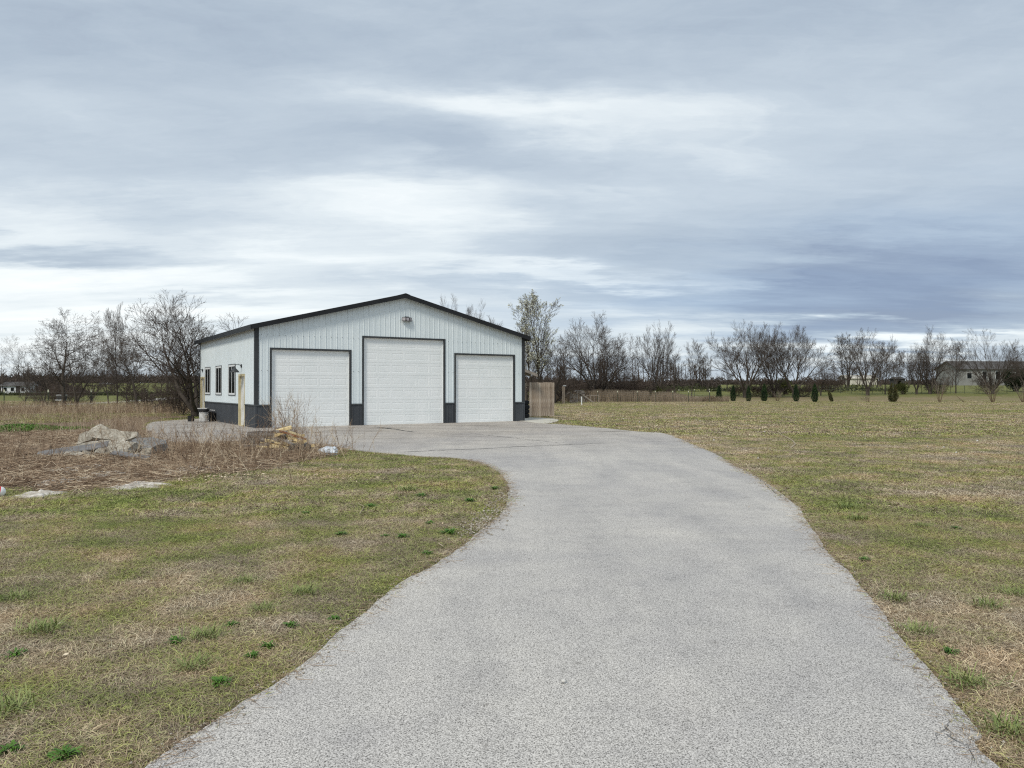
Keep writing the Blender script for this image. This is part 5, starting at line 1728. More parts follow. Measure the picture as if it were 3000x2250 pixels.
# tall dry grass strip beyond the lawn, right of the garage
rsg = np.random.RandomState(50)
n = 15000
Yg = rsg.uniform(88.5, 96, n); pxg = rsg.uniform(1600, 1975, n); pxg += (pxg > 1900) * rsg.uniform(0, 60, n)
xg = (pxg - 1500) / F * Yg
hg = np.interp(pxg, [1600, 1650, 1760, 1900, 1960, 2040], [.9, 1.0, 1.45, 1.25, 1.15, .6]) * rsg.uniform(.55, 1.1, n)
stems('tall_dry_grass', np.stack([xg, Yg], 1), hg, M['drygrass'], 51, .10, .013, 2, 0)
n = 2500; Yg = rsg.uniform(89, 94, n); pxg = rsg.uniform(2020, 2135, n)
stems('dry_grass_by_pile', np.stack([(pxg - 1500) / F * Yg, Yg], 1), rsg.uniform(.25, .75, n), M['drygrass'], 52, .2, .012, 2, 0)
# far left meadow edge grass
n = 6000; Yg = rsg.uniform(46, 53, n); pxg = rsg.uniform(-80, 560, n)
stems('meadow_edge_grass', np.stack([(pxg - 1500) / F * Yg, Yg], 1), rsg.uniform(.2, .8, n), M['litter'], 53, .2, .007, 2, 1)

# brush pile of sticks
bx0, by0 = G(2084, 1178)
by0 = 90; bx0 = at(2080, 90)
rsb = np.random.RandomState(60)
n = 500; t = rsb.uniform(-1, 1, n); yy = rsb.normal(0, .4, n); hh = (1 - np.abs(t)) * .75
p0 = np.stack([bx0 + t * 1.5, by0 + yy, rsb.uniform(0, 1, n) * hh], 1)
a = rsb.uniform(0, 6.28, n); ln = rsb.uniform(.2, .6, n)
p1 = p0 + np.stack([np.cos(a) * ln, np.sin(a) * ln * .5, rsb.normal(0, .12, n)], 1)
e = empty('brush_pile', (0, 0, 0)); tag(e, 'low pile of dark cut sticks at the end of the wire fence', 'brush pile')
o = link('sticks', segs_mesh('sticks', p0, p1, np.full(n, .02), np.full(n, .012), 3), M['deadbrown'], e); o['kind'] = 'stuff'

# green leafy patch at far left
rsq = np.random.RandomState(61)
n = 9000
c = np.stack([rsq.normal(0, 1, n) * .45, rsq.normal(0, 1, n) * 1.6, np.zeros(n)], 1)
hh = .28 * np.exp(-(c[:, 0] / 1.7) ** 2 - (c[:, 1] / 1.7) ** 2)
gx, gy = G(0, 1272)
c[:, 0] += gx; c[:, 1] += gy + 1; c[:, 2] = rsq.uniform(0, 1, n) * hh + .02
a1 = rsq.normal(0, 1, (n, 3)); a1 /= np.linalg.norm(a1, axis=1, keepdims=True)
a2 = np.cross(a1, rsq.normal(0, 1, (n, 3))); a2 /= np.linalg.norm(a2, axis=1, keepdims=True)
s = rsq.uniform(.02, .05, (n, 1))
V = np.stack([c - a1 * s, c + a2 * s * .5, c + a1 * s, c - a2 * s * .5], 1).reshape(-1, 3)
o = link('green_ground_cover', np_mesh('green_ground_cover', V, np.arange(len(V)).reshape(-1, 4), 4), M['patchgreen']); o['kind'] = 'stuff'

# ------------------------------------------------------------------ rubble, sheets, logs, bag
def slab_mesh(poly, t, seed, sub=3, rough=.03):
    bm = bmesh.new()
    vs = [bm.verts.new((x, y, 0)) for x, y in poly]
    f = bm.faces.new(vs)
    r_ = bmesh.ops.extrude_face_region(bm, geom=[f])
    for v in r_['geom']:
        if isinstance(v, bmesh.types.BMVert): v.co.z += t; v.co.x *= .97; v.co.y *= .97
    bmesh.ops.triangulate(bm, faces=bm.faces)
    bmesh.ops.subdivide_edges(bm, edges=bm.edges, cuts=sub, use_grid_fill=True)
    bmesh.ops.recalc_face_normals(bm, faces=bm.faces)
    for v in bm.verts:
        q = v.co * 3.0 + Vector((seed, seed * 2, 0))
        v.co += Vector((mnoise.noise(q), mnoise.noise(q + Vector((7, 1, 3))), mnoise.noise(q + Vector((2, 9, 5))))) * rough * 1.6
        v.co += Vector((mnoise.noise(q * 4), mnoise.noise(q * 4 + Vector((7, 1, 3))), mnoise.noise(q * 4 + Vector((2, 9, 5))))) * rough * .5
    me = bpy.data.meshes.new('concrete_slab'); bm.to_mesh(me); bm.free()
    return me
YR = 17.6
def pxw(p): return p / F * YR
def slab(cx, cy_px, poly_px, t, rot, seed, label, mat='rubble', zoff=0, Y=None, rough=.03):
    """poly in photograph pixels, in the slab's own plane"""
    Y = Y or YR
    P = [(a / F * Y * 1.12, b / F * Y * 1.12) for a, b in poly_px]
    me = slab_mesh(P, t, seed, 3, rough)
    o = link('concrete_slab', me, M[mat], None, (at(cx, Y), Y, EYE + (1140 - cy_px) / F * Y + zoff), rot)
    tag(o, label, 'concrete slab', 'broken concrete slabs in the brush', 'thing')
# faces turned towards the camera: x right, local y up when rot x ~ 60 deg
slab(273, 1283, [(-32, -28), (-30, 2), (-8, 10), (-4, 24), (14, 34), (37, 24), (20, 2), (0, -18)], .14, (R(58), 0, R(4)), 1, 'broken concrete slab standing tilted at the top left of the rubble pile', Y=17.9)
slab(348, 1290, [(-58, -10), (-34, 22), (0, 20), (58, 12), (60, -2), (28, -16), (-20, -18)], .20, (R(50), R(3), R(-4)), 2, 'long broken concrete slab leaning right of the tilted one', Y=17.7)
slab(436, 1312, [(-52, -26), (-40, 16), (-4, 34), (40, 24), (54, 2), (30, -28)], .14, (R(28), R(4), R(-6)), 3, 'flat dark grey asphalt slab at the right end of the rubble pile', 'rubble_dark', Y=17.3)
slab(268, 1316, [(-70, -22), (-20, 12), (30, 26), (60, 10), (50, -24), (0, -34)], .12, (R(22), R(-4), R(5)), 4, 'low sloping concrete slab in front of the tilted one', Y=17.3)
slab(352, 1322, [(-42, -20), (-34, 14), (0, 26), (44, 18), (40, -18)], .16, (R(30), 0, R(-8)), 5, 'yellowish broken concrete lump at the middle of the pile', Y=17.0)
slab(340, 1334, [(-34, -12), (-30, 10), (20, 14), (38, -6)], .12, (R(25), 0, R(6)), 6, 'small concrete chunk at the front foot of the pile', Y=16.7)
slab(118, 1333, [(-34, -20), (-22, 22), (24, 20), (34, -16)], .14, (R(30), 0, 0), 7, 'sandy earth coloured lump left of the grey sheet', 'soil', Y=17.0)
slab(305, 1310, [(-18, -14), (-10, 14), (18, 10), (16, -12)], .12, (R(40), 0, .4), 8, 'fist of broken concrete wedged under the long slab', Y=17.2)
rr_ = random.Random(5)
chm = [slab_mesh([(math.cos(a + .3 * i) * .11 * rr_.uniform(.7, 1.2), math.sin(a + .3 * i) * .10 * rr_.uniform(.7, 1.2)) for a in (0, 1.1, 2.2, 3.3, 4.4, 5.4)], .10, 20 + i, 2, .022) for i in range(4)]
for k in range(26):
    px = rr_.uniform(215, 440); Y = rr_.uniform(16.4, 18.3)
    o = link('rubble_chunk', chm[k % 4], M['rubble'], None, (at(px, Y), Y, rr_.uniform(.02, .16 if 250 < px < 400 else .05)), (rr_.uniform(-.8, .8), rr_.uniform(-.8, .8), rr_.uniform(0, 6)))
    q = rr_.uniform(.6, 1.7); o.scale = (q, q, q * .8); tag(o, 'fist to head sized chunk of broken concrete in the rubble pile', 'rubble', 'loose chunks of the rubble pile')
slab(196, 1342, [(-46, -16), (-30, 14), (20, 20), (52, 4), (30, -18)], .10, (R(14), R(-3), R(10)), 9, 'thin broken slab half buried below the left end of the long grey sheet', Y=16.6)
slab(415, 1350, [(-50, -14), (-36, 16), (30, 18), (52, -4), (20, -18)], .09, (R(12), R(3), R(-8)), 10, 'half buried flat slab below the dark grey asphalt slab', Y=16.3)
# thin grey sheets
def strip(a, b, w, Y1, Y2, label, z1, z2):
    A = Vector((at(a, Y1), Y1, z1)); B = Vector((at(b, Y2), Y2, z2))
    d = (B - A); n = Vector((-d.y, d.x, 0)).normalized() * w; up = Vector((0, 0, .02)); t_ = Vector((0, 0, .14 * w / .3))
    mb = MB()
    N_ = 8
    for i in range(N_):
        p = A.lerp(B, i / N_); q = A.lerp(B, (i + 1) / N_)
        s0 = .008 * math.sin(i * .8); s1 = .008 * math.sin((i + 1) * .8)
        p = p + Vector((0, 0, s0)); q = q + Vector((0, 0, s1))
        T = [p, q, q + n + t_, p + n + t_]; Bt = [v - up for v in T]
        mb.poly(T); mb.poly(Bt[::-1]); mb.poly([Bt[0], Bt[1], T[1], T[0]]); mb.poly([T[3], T[2], Bt[2], Bt[3]])
        if i == 0: mb.poly([T[0], T[3], Bt[3], Bt[0]])
        if i == N_ - 1: mb.poly([T[1], Bt[1], Bt[2], T[2]])
    tag(mb.build('metal_sheet', M['slate'], None), label, 'metal sheet', 'grey sheets on the rubble')
strip(104, 314, .22, 16.5, 16.9, 'long grey metal sheet lying across the front of the rubble pile', .03, .24)
strip(322, 428, .12, 16.1, 15.8, 'shorter grey sheet lying right of the long one at the foot of the rubble', .14, .05)

# pale stony patches in the brush
def mound(cx, cy, wpx, hpx, label, seed, mat='limestone'):
    x, y = G(cx, cy); _, y1 = G(cx, cy + hpx / 2); _, y2 = G(cx, cy - hpx / 2)
    rx = wpx / F * y / 2; ry = (y2 - y1) / 2
    nr, na = 7, 36
    V = [(0, 0, .07)]; Fq = []
    for i in range(1, nr + 1):
        for k in range(na):
            a = 2 * math.pi * k / na; r = i / nr
            wob = 1 + .55 * mnoise.noise(Vector((math.cos(a) * 1.5 + seed, math.sin(a) * 1.5, seed))) + .30 * mnoise.noise(Vector((math.cos(a) * 5, math.sin(a) * 5, seed)))
            xx, yy = math.cos(a) * r * rx * wob, math.sin(a) * r * ry * wob
            V.append((xx, yy, .045 * (1 - r ** 2) - .012 + .03 * mnoise.noise(Vector((xx * 6, yy * 6, seed))) * (r < 1) - (.01 if i == nr else 0)))
    for k in range(na): Fq.append((0, 1 + k, 1 + (k + 1) % na))
    for i in range(nr - 1):
        for k in range(na):
            a = 1 + i * na + k; b = 1 + i * na + (k + 1) % na; Fq.append((a, a + na, b + na, b))
    me = bpy.data.meshes.new('stone_patch'); me.from_pydata(V, [], Fq); me.update()
    o = link('stone_patch', me, M[mat], None, (x, y, .012)); tag(o, label, 'stone patch', 'pale stony patches in the brush')
mound(185, 1411, 105, 26, 'pale crushed stone patch in the middle of the brush clearing', 1)
mound(400, 1424, 200, 30, 'widest pale stone patch at the lawn edge of the brush', 2)
mound(120, 1450, 150, 24, 'pale stone patch at the lower left, beside the red and white ball', 3)
mound(225, 1374, 120, 22, 'pale stone patch just in front of the rubble pile', 4)
mound(560, 1374, 130, 26, 'pale stone patch right of the rubble, before the log pile', 5)
mound(300, 1392, 110, 18, 'small faded stone patch in the middle of the brush', 6)

# red and white ball at left edge
x, y = G(2, 1455)
bl_ = empty('ball', (at(0, 10.6) - .0, 10.6, .075)); tag(bl_, 'red and white ball in the dry grass cut by the left edge', 'ball')
def sphere_part(name, mat, k0, k1, parent):
    mb = MB(); n, m_ = 24, 12
    for i in range(m_):
        for k in range(k0, k1):
            def P(i_, k_):
                th_ = math.pi * i_ / m_; ph = 2 * math.pi * k_ / n
                return (.075 * math.sin(th_) * math.cos(ph), .075 * math.sin(th_) * math.sin(ph), .075 * math.cos(th_))
            mb.poly([P(i, k), P(i + 1, k), P(i + 1, k + 1), P(i, k + 1)])
    mb.build(name, mat, parent)
sphere_part('white_panel', M['vinyl'], 0, 4, bl_); sphere_part('red_panel', M['red'], 4, 21, bl_); sphere_part('white_panel', M['vinyl'], 21, 24, bl_)
bl_.rotation_euler = (0, .3, -.1)

# split logs
def wedge_log(seed, L_, r, mat):
    rnd = random.Random(seed); mb = MB()
    ang = R(rnd.uniform(55, 110)); k = 4
    ring = [(0, 0)] + [(r * math.cos(ang * i / k), r * math.sin(ang * i / k)) for i in range(k + 1)]
    A = [(-L_ / 2 + rnd.uniform(-.01, .01), y, z) for y, z in ring]; B = [(L_ / 2 + rnd.uniform(-.01, .01), y * rnd.uniform(.85, 1.05), z * rnd.uniform(.85, 1.05)) for y, z in ring]
    mb.poly(A, 0); mb.poly(B[::-1], 0)
    n = len(A)
    for i in range(n): mb.poly([A[i], B[i], B[(i + 1) % n], A[(i + 1) % n]], 1 if 0 < i < n - 1 else 0)
    me = mb.mesh('split_log', [M['splitwood'], mat]); return me
lm = [wedge_log(i, .42, .075, M['logbark'] if i == 3 else M['splitwood']) for i in range(6)]
random.seed(21)
cx, cy = at(835, 18.6), 18.6
for k in range(38):
    t = random.uniform(-1, 1); hh = .46 * (1 - abs(t) ** 1.5)
    o = link('split_log', lm[k % 6], None, None, (cx + t * .50 + .02, cy + random.uniform(-.28, .25), random.uniform(.02, 1) * hh + .05), (random.uniform(-.3, .3) + (random.random() < .5) * 1.6, random.uniform(-.35, .35), random.uniform(-.9, .9)))
    tag(o, 'pale yellow split firewood piece in the heap before the left garage door', 'firewood', 'split firewood in the heap')
mb = MB(); mb.box((-.33, -.03, -.02), (.33, .03, .02)); o = mb.build('bark_strip', M['barkred'], None, (at(858, 18.3), 18.3, .40), (0, .32, .15)); tag(o, 'reddish brown board lying on top of the firewood heap', 'board')
lgm = []
for i in range(3):
    mb = MB(); rnd = random.Random(i + 40); rr = .075 + .02 * i
    mb.tube([(-.35 + .14 * j, rnd.uniform(-.012, .012), rnd.uniform(-.012, .012)) for j in range(6)], [rr * rnd.uniform(.85, 1.1) for _ in range(6)], 12)
    lgm.append(mb.mesh('log'))
lg = [(745, .06, 18.7, .05, 0), (775, .06, 18.9, -.1, 1), (805, .07, 18.6, .15, 2), (752, .19, 18.8, .1, 1), (786, .21, 18.75, -.06, 0), (770, .33, 18.85, .04, 2), (800, .31, 18.9, -.2, 1)]
lname = ['leftmost on the ground', 'second on the ground', 'third on the ground', 'left one of the second layer', 'right one of the second layer', 'top left one', 'top right one']
for i, (px, z, Y, rz, k) in enumerate(lg):
    o = link('log', lgm[k], M['logbark'], None, (at(px, Y), Y, z + .03), (i, 0, rz)); tag(o, 'dark weathered log left of the yellow firewood, ' + lname[i], 'log', 'dark logs beside the firewood')
for i, (px, Y, lab) in enumerate(((857, 17.8, 'left'), (887, 17.8, 'right'))):
    mb = MB(); mb.tube([(0, 0, 0), (0, .05, 0), (0, .35, .02)], [.10, .115, .11], 14)
    o = mb.build('cut_log', M['shed'], None, (at(px, Y), Y, .10)); tag(o, 'dark sawn log end facing the lawn below the firewood, %s one' % lab, 'log', 'dark logs beside the firewood')
# crumpled white bag
bm = bmesh.new(); bmesh.ops.create_icosphere(bm, subdivisions=4, radius=1)
for v in bm.verts:
    q = v.co * 1.6; r_ = 1 + .35 * mnoise.noise(q) + .22 * abs(mnoise.noise(q * 3.1)) + .10 * mnoise.noise(q * 8)
    v.co = Vector((v.co.x * r_ * .21, v.co.y * r_ * .15, v.co.z * r_ * .11))
me = bpy.data.meshes.new('plastic_bag'); bm.to_mesh(me); bm.free()
x, y = G(965, 1335); o = link('plastic_bag', me, M['bag'], None, (x, y, .09)); tag(o, 'crumpled white plastic bag at the lawn edge near the dry weeds', 'bag')

# ------------------------------------------------------------------ turf
def blade_patch(seed, n, rad, lmin, lmax, wid, flat):
    rs = np.random.RandomState(seed)
    r = rad * np.sqrt(rs.uniform(0, 1, n)); a = rs.uniform(0, 2 * np.pi, n)
    p = np.stack([r * np.cos(a), r * np.sin(a), np.full(n, -.002)], 1)
    b = rs.uniform(0, 2 * np.pi, n); ln = rs.uniform(lmin, lmax, n)
    up = np.abs(rs.normal(0, flat, n)) + .12
    d = np.stack([np.cos(b), np.sin(b), up], 1); d /= np.linalg.norm(d, axis=1, keepdims=True)
    side = np.stack([-np.sin(b), np.cos(b), rs.normal(0, .3, n)], 1) * (wid * rs.uniform(.6, 1.3, n))[:, None] * .5
    mid = p + d * (ln * .55)[:, None]
    d2 = d + np.stack([rs.normal(0, .35, n), rs.normal(0, .35, n), -.25 - rs.uniform(0, .6, n)], 1); d2 /= np.linalg.norm(d2, axis=1, keepdims=True)
    tip = mid + d2 * (ln * .45)[:, None]; tip[:, 2] = np.maximum(tip[:, 2], .003)
    V = np.stack([p - side, p + side, mid + side * .8, mid - side * .8, tip], 1).reshape(-1, 3)
    k = (np.arange(n) * 5)[:, None]
    T = np.concatenate([k + np.array([[0, 1, 2]]), k + np.array([[0, 2, 3]]), k + np.array([[3, 2, 4]])])
    me = np_mesh('blade_patch', V, T, 3); me.materials.append(M['blade'])
    point_attr(me, 'rnd', np.repeat(rs.uniform(0, 1, n), 5))
    return me


def instancer(name, pts, rz, sc, idx, meshes):
    """one object: geometry nodes set a turf patch on every point"""
    coll = bpy.data.collections.new(name + '_patches')
    for i, me in enumerate(meshes):
        o = bpy.data.objects.new('%s_patch_%d' % (name, i), me); coll.objects.link(o)
    me = bpy.data.meshes.new(name)
    me.vertices.add(len(pts)); me.vertices.foreach_set('co', np.asarray(pts, np.float32).ravel()); me.update()
    point_attr(me, 'rz', rz); point_attr(me, 'sc', sc)
    a = me.attributes.new('idx', 'INT', 'POINT'); a.data.foreach_set('value', np.asarray(idx, np.int32))
    ob = bpy.data.objects.new(name, me); COL.objects.link(ob)
    ng = bpy.data.node_groups.new(name, 'GeometryNodeTree')
    ng.interface.new_socket('Geometry', in_out='INPUT', socket_type='NodeSocketGeometry')
    ng.interface.new_socket('Geometry', in_out='OUTPUT', socket_type='NodeSocketGeometry')
    N, L = ng.nodes, ng.links
    gi, go = N.new('NodeGroupInput'), N.new('NodeGroupOutput')
    ci = N.new('GeometryNodeCollectionInfo'); ci.inputs['Collection'].default_value = coll
    ci.inputs['Separate Children'].default_value = True; ci.inputs['Reset Children'].default_value = True
    ip = N.new('GeometryNodeInstanceOnPoints'); ip.inputs['Pick Instance'].default_value = True
    def attr(nm, typ):
        n = N.new('GeometryNodeInputNamedAttribute'); n.data_type = typ; n.inputs['Name'].default_value = nm
        return [s for s in n.outputs if s.enabled and s.name == 'Attribute'][0]
    cb = N.new('ShaderNodeCombineXYZ'); L.new(attr('rz', 'FLOAT'), cb.inputs[2])
    er = N.new('FunctionNodeEulerToRotation'); L.new(cb.outputs[0], er.inputs[0])
    L.new(gi.outputs[0], ip.inputs['Points']); L.new(ci.outputs[0], ip.inputs['Instance'])
    L.new(attr('idx', 'INT'), ip.inputs['Instance Index']); L.new(er.outputs[0], ip.inputs['Rotation']); L.new(attr('sc', 'FLOAT'), ip.inputs['Scale'])
    L.new(ip.outputs[0], go.inputs[0])
    md = ob.modifiers.new('scatter', 'NODES'); md.node_group = ng
    ob['kind'] = 'stuff'
    return ob


def lawn_points(y0, y1, step, seed, margin=.16):
    rs = np.random.RandomState(seed)
    xs = np.arange(-.75 * y1 - 2, .75 * y1 + 2, step); ys = np.arange(y0, y1, step)
    X, Y = np.meshgrid(xs, ys); xy = np.stack([X.ravel(), Y.ravel()], 1) + rs.uniform(-.5, .5, (X.size, 2)) * step
    xy = xy[np.abs(xy[:, 0]) < .72 * xy[:, 1] + 1.2]
    bad = in_drive(xy) | in_bld(xy) | inside(brush, xy[:, 0], xy[:, 1]) | inside(pad, xy[:, 0], xy[:, 1])
    for k in range(8):
        q = xy + margin * np.array([math.cos(k * .785), math.sin(k * .785)])
        bad |= in_drive(q)
    return xy[~bad]


def edge_points():
    """smaller patches that follow the edge of the asphalt"""
    out = []
    n = len(drive)
    for i in range(n):
        a, b = np.array(drive[i]), np.array(drive[(i + 1) % n]); L_ = np.linalg.norm(b - a)
        if a[1] < 1.5 or a[1] > 40: continue
        nrm = np.array([-(b - a)[1], (b - a)[0]]) / max(L_, 1e-6)
        for k in range(int(L_ / .05) + 1):
            for s in (-1, 1):
                q = a + (b - a) * (k * .05 / max(L_, .05)) + s * nrm * random.uniform(.035, .15); out.append(q)
    out = np.array(out)
    bad = in_drive(out) | in_bld(out) | inside(pad, out[:, 0], out[:, 1])
    return out[~bad]


rsn = np.random.RandomState(70)
patches = [blade_patch(i, 2600, .30, .035, .11, .0030, .26) for i in range(4)]
pn = lawn_points(1.6, 9, .22, 1)
pf = lawn_points(9, 24, .34, 2)
patches_f = [blade_patch(10 + i, 1700, .36, .04, .12, .0055, .30) for i in range(3)]
pff = lawn_points(24, 94, .85, 3)
patches_ff = [blade_patch(20 + i, 1100, .75, .05, .13, .016, .35) for i in range(3)]
def zpts(xy, z=.0): return np.concatenate([xy, (th(xy[:, 0], xy[:, 1]) + z)[:, None]], 1)
instancer('lawn_grass', zpts(pn), rsn.uniform(0, 6.28, len(pn)), rsn.uniform(.85, 1.15, len(pn)), rsn.randint(0, 4, len(pn)), patches)
instancer('lawn_grass_mid', zpts(pf), rsn.uniform(0, 6.28, len(pf)), rsn.uniform(.85, 1.2, len(pf)), rsn.randint(0, 3, len(pf)), patches_f)
instancer('lawn_grass_far', zpts(pff), rsn.uniform(0, 6.28, len(pff)), rsn.uniform(.85, 1.2, len(pff)), rsn.randint(0, 3, len(pff)), patches_ff)
random.seed(8)
ep = edge_points()
ep = ep[~inside(brush, ep[:, 0], ep[:, 1])]
patches_e = [blade_patch(30 + i, 170, .085, .03, .10, .0030, .28) for i in range(4)]
instancer('lawn_edge_grass', zpts(ep), rsn.uniform(0, 6.28, len(ep)), rsn.uniform(.8, 1.3, len(ep)), rsn.randint(0, 4, len(ep)), patches_e)


# green weed rosettes and grass tussocks, each a thing
def rosette(seed, n, r, h):  # narrow leaves, low
    rnd = np.random.RandomState(seed); V = []; T = []
    for i in range(n):
        a = rnd.uniform(0, 6.28); L_ = r * rnd.uniform(.5, 1.1); up = rnd.uniform(.2, 1.1) * h; w = L_ * rnd.uniform(.07, .13)
        o_ = rnd.normal(0, r * .18, 2)
        d = np.array([math.cos(a), math.sin(a)]); s = np.array([-d[1], d[0]])
        pts = []
        for t, ww, z in ((0, .25, 0), (.45, 1, .8), (.8, .75, 1.0), (1.0, .05, .75)):
            c = o_ + d * L_ * t
            for sg in (-1, 1): pts.append((*(c + s * w * ww * sg), z * up))
        k = len(V); V += pts
        for j in range(3): T.append((k + 2 * j, k + 2 * j + 1, k + 2 * j + 3, k + 2 * j + 2))
    return np_mesh('weed_clump', np.array(V), np.array(T), 4)
ros = [rosette(i, 64, .085, .05) for i in range(4)]
for q in ros: q.materials.append(M['weed'])
tus = []
for i in range(3):
    rnd = np.random.RandomState(90 + i); n = 150
    a = rnd.uniform(0, 6.28, n); ln = rnd.uniform(.10, .26, n); lean_ = rnd.uniform(.25, 1.6, n)
    p = np.stack([rnd.normal(0, .055, n), rnd.normal(0, .055, n), np.zeros(n)], 1)
    d = np.stack([np.cos(a) * lean_, np.sin(a) * lean_, np.ones(n)], 1); d /= np.linalg.norm(d, axis=1, keepdims=True)
    mid = p + d * (ln * .6)[:, None]; d2 = d.copy(); d2[:, 2] -= .7; tip = mid + d2 * (ln * .4)[:, None]; tip[:, 2] = np.maximum(tip[:, 2], .01)
    sd = np.stack([-np.sin(a), np.cos(a), np.zeros(n)], 1) * .0022
    V = np.stack([p - sd, p + sd, mid + sd, mid - sd, tip], 1).reshape(-1, 3); k = (np.arange(n) * 5)[:, None]
    T = np.concatenate([k + np.array([[0, 1, 2]]), k + np.array([[0, 2, 3]]), k + np.array([[3, 2, 4]])])
    me = np_mesh('grass_tussock', V, T, 3); me.materials.append(M['grassgreen']); tus.append(me)
WEEDS = [(785, 1900, 1.0, 'dark green weed clump on the left lawn closest to the driveway edge mid-way'), (738, 1928, .7, 'smaller weed clump just left of the bold one by the driveway'),
         (648, 2008, .8, 'flat weed rosette left of the driveway below the green tussock'), (188, 2225, 1.1, 'bushy weed clump at the bottom edge of the left lawn'),
         (28, 2208, .8, 'weed clump in the bottom left corner'), (980, 1820, .9, 'weed clump beside the driveway where its left edge starts to bend'),
         (853, 1838, .8, 'weed clump left of the one at the driveway bend'), (1315, 1567, 1.2, 'broad weed clump near the gravelly bend of the driveway'),
         (1252, 1627, 1.0, 'weed clump below the broad one on the left lawn'), (1181, 1578, 1.0, 'right half of a double weed clump on the left lawn'),
         (1130, 1575, 1.0, 'left half of a double weed clump on the left lawn'), (1260, 1537, .9, 'weed clump above the broad one on the left lawn'),
         (1378, 1472, 1.2, 'weed clump near the tip of the left lawn'), (897, 1508, 1.0, 'isolated dark weed clump in the middle of the left lawn'),
         (1000, 1570, 1.0, 'weed clump left of the double clump'), (2785, 1918, 1.0, 'dark weed rosette right of the driveway near the right edge'),
         (2533, 1645, .9, 'weed clump right of the driveway above the bright green tussock'), (1236, 1457, 1.1, 'small dark weed clump below the firewood'),
         (680, 1836, .8, 'weed clump left of the matted straw strip'), (520, 1885, .8, 'flat green weed patch in the middle of the left lawn'),
         (1450, 1435, 1.5, 'low weed clump right at the tip of the left lawn'), (1090, 1488, 1.2, 'low dark weed clump amid the left lawn, below the white bag'),
         (50, 1925, .8, 'weed clump at the left edge, half way down the lawn'), (2800, 1552, 1.0, 'low weed clump far right in the brown turf')]
for i, (px, py, s, lab) in enumerate(WEEDS):
    x, y = G(px, py); o = link('weed_clump', ros[i % 4], None, None, (x, y, .008), (0, 0, i * 1.7)); s *= .66 + .30 * ((i * 7) % 5) / 4; o.scale = (s, s * .85, s * .85); tag(o, lab, 'weed', 'green weed clumps in the lawn')
TUS = [(2625, 1760, 1.2, 'bright green grass tussock close to the right driveway edge'), (2680, 1855, 1.1, 'pale green tussock below the bright one'), (2890, 1780, 1.2, 'yellow green tussock near the right edge'),
       (2835, 2010, 1.3, 'long bladed tussock right of the driveway below the dark rosette'), (2960, 1745, 1.0, 'tussock at the right edge above the yellow green one'), (570, 1960, 1.2, 'long bladed green tussock left of the driveway'),
       (720, 1710, 1.1, 'left one of two splayed tussocks in mid lawn'), (890, 1740, 1.2, 'right one of two splayed tussocks in mid lawn'), (770, 1790, 1.0, 'matted tussock below the two splayed ones'),
       (45, 1760, 1.2, 'green tussock at the left edge of the lawn'), (130, 1850, 1.4, 'wide green tussock in the lower left lawn'), (2480, 1490, 1.5, 'green tussock right of the driveway shoulder'),
       (2520, 1525, 1.4, 'green tussock just below the shoulder one'), (1190, 1440, 1.8, 'soft green tussock in the upper left lawn'), (2700, 1545, 1.0, 'faint tussock in the brown right lawn'),
       (30, 2090, 1.4, 'bright green tussock at the lower left edge'), (600, 1870, 1.2, 'green tussock above the long bladed one'), (2950, 2150, 1.3, 'tussock in the bottom right corner')]
for i, (px, py, s, lab) in enumerate(TUS):
    x, y = G(px, py); o = link('grass_tussock', tus[i % 3], None, None, (x, y, .0), (0, 0, i * 2.1)); s *= .72; o.scale = (s, s, s * .62); tag(o, lab, 'grass tussock', 'green tussocks in the lawn')

# fallen sticks on the lawn
def stick(pts, r, label, mat='stick'):
    P = [G(a, b) for a, b in pts]; o0 = P[0]
    mb = MB(); mb.tube([(x - o0[0], y - o0[1], .03 + .01 * (i % 2)) for i, (x, y) in enumerate(P)], [r * (1 - .6 * i / len(P)) for i in range(len(P))], 6)
    tag(mb.build('fallen_branch', M[mat], None, (o0[0], o0[1], 0)), label, 'stick', 'sticks on the lawn')
stick([(2316, 1316), (2330, 1305), (2322, 1294), (2305, 1285), (2290, 1277), (2277, 1267)], .022, 'crooked pale branch lying on the right lawn')
stick([(1053, 1514), (1062, 1502), (1066, 1490), (1050, 1484)], .006, 'bent pale twig on the left lawn below the firewood')
stick([(1255, 1358), (1280, 1355)], .012, 'short pale stick near the top edge of the left lawn')
stick([(1425, 1490), (1445, 1480), (1462, 1470)], .007, 'thin twig at the gravelly lawn edge')
stick([(1285, 1600), (1298, 1612)], .006, 'tiny twig by the driveway below the broad weed clump')

# pebbles
def pebbles(name, xy, smin, smax, seed, z=.012, mat='stone'):
    rs = np.random.RandomState(seed); n = len(xy)
    base = np.array([[1, 0, 0], [0, 1, 0], [-1, 0, 0], [0, -1, 0], [0, 0, .7], [0, 0, -.5]], float)
    tri = np.array([[0, 1, 4], [1, 2, 4], [2, 3, 4], [3, 0, 4], [1, 0, 5], [2, 1, 5], [3, 2, 5], [0, 3, 5]])
    s = rs.uniform(smin, smax, (n, 1, 1)); V = base[None] * s * rs.uniform(.6, 1.3, (n, 6, 1))
    a = rs.uniform(0, 6.28, n); c_, s2 = np.cos(a)[:, None], np.sin(a)[:, None]
    V = np.stack([V[:, :, 0] * c_ - V[:, :, 1] * s2, V[:, :, 0] * s2 + V[:, :, 1] * c_, V[:, :, 2]], -1)
    V += np.concatenate([xy, (th(xy[:, 0], xy[:, 1]) + z)[:, None]], 1)[:, None, :]
    T = (np.arange(n) * 6)[:, None, None] + tri[None]
    o = link(name, np_mesh(name, V.reshape(-1, 3), T.reshape(-1, 3), 3), M[mat]); o['kind'] = 'stuff'
rp = np.random.RandomState(33)
ge = []
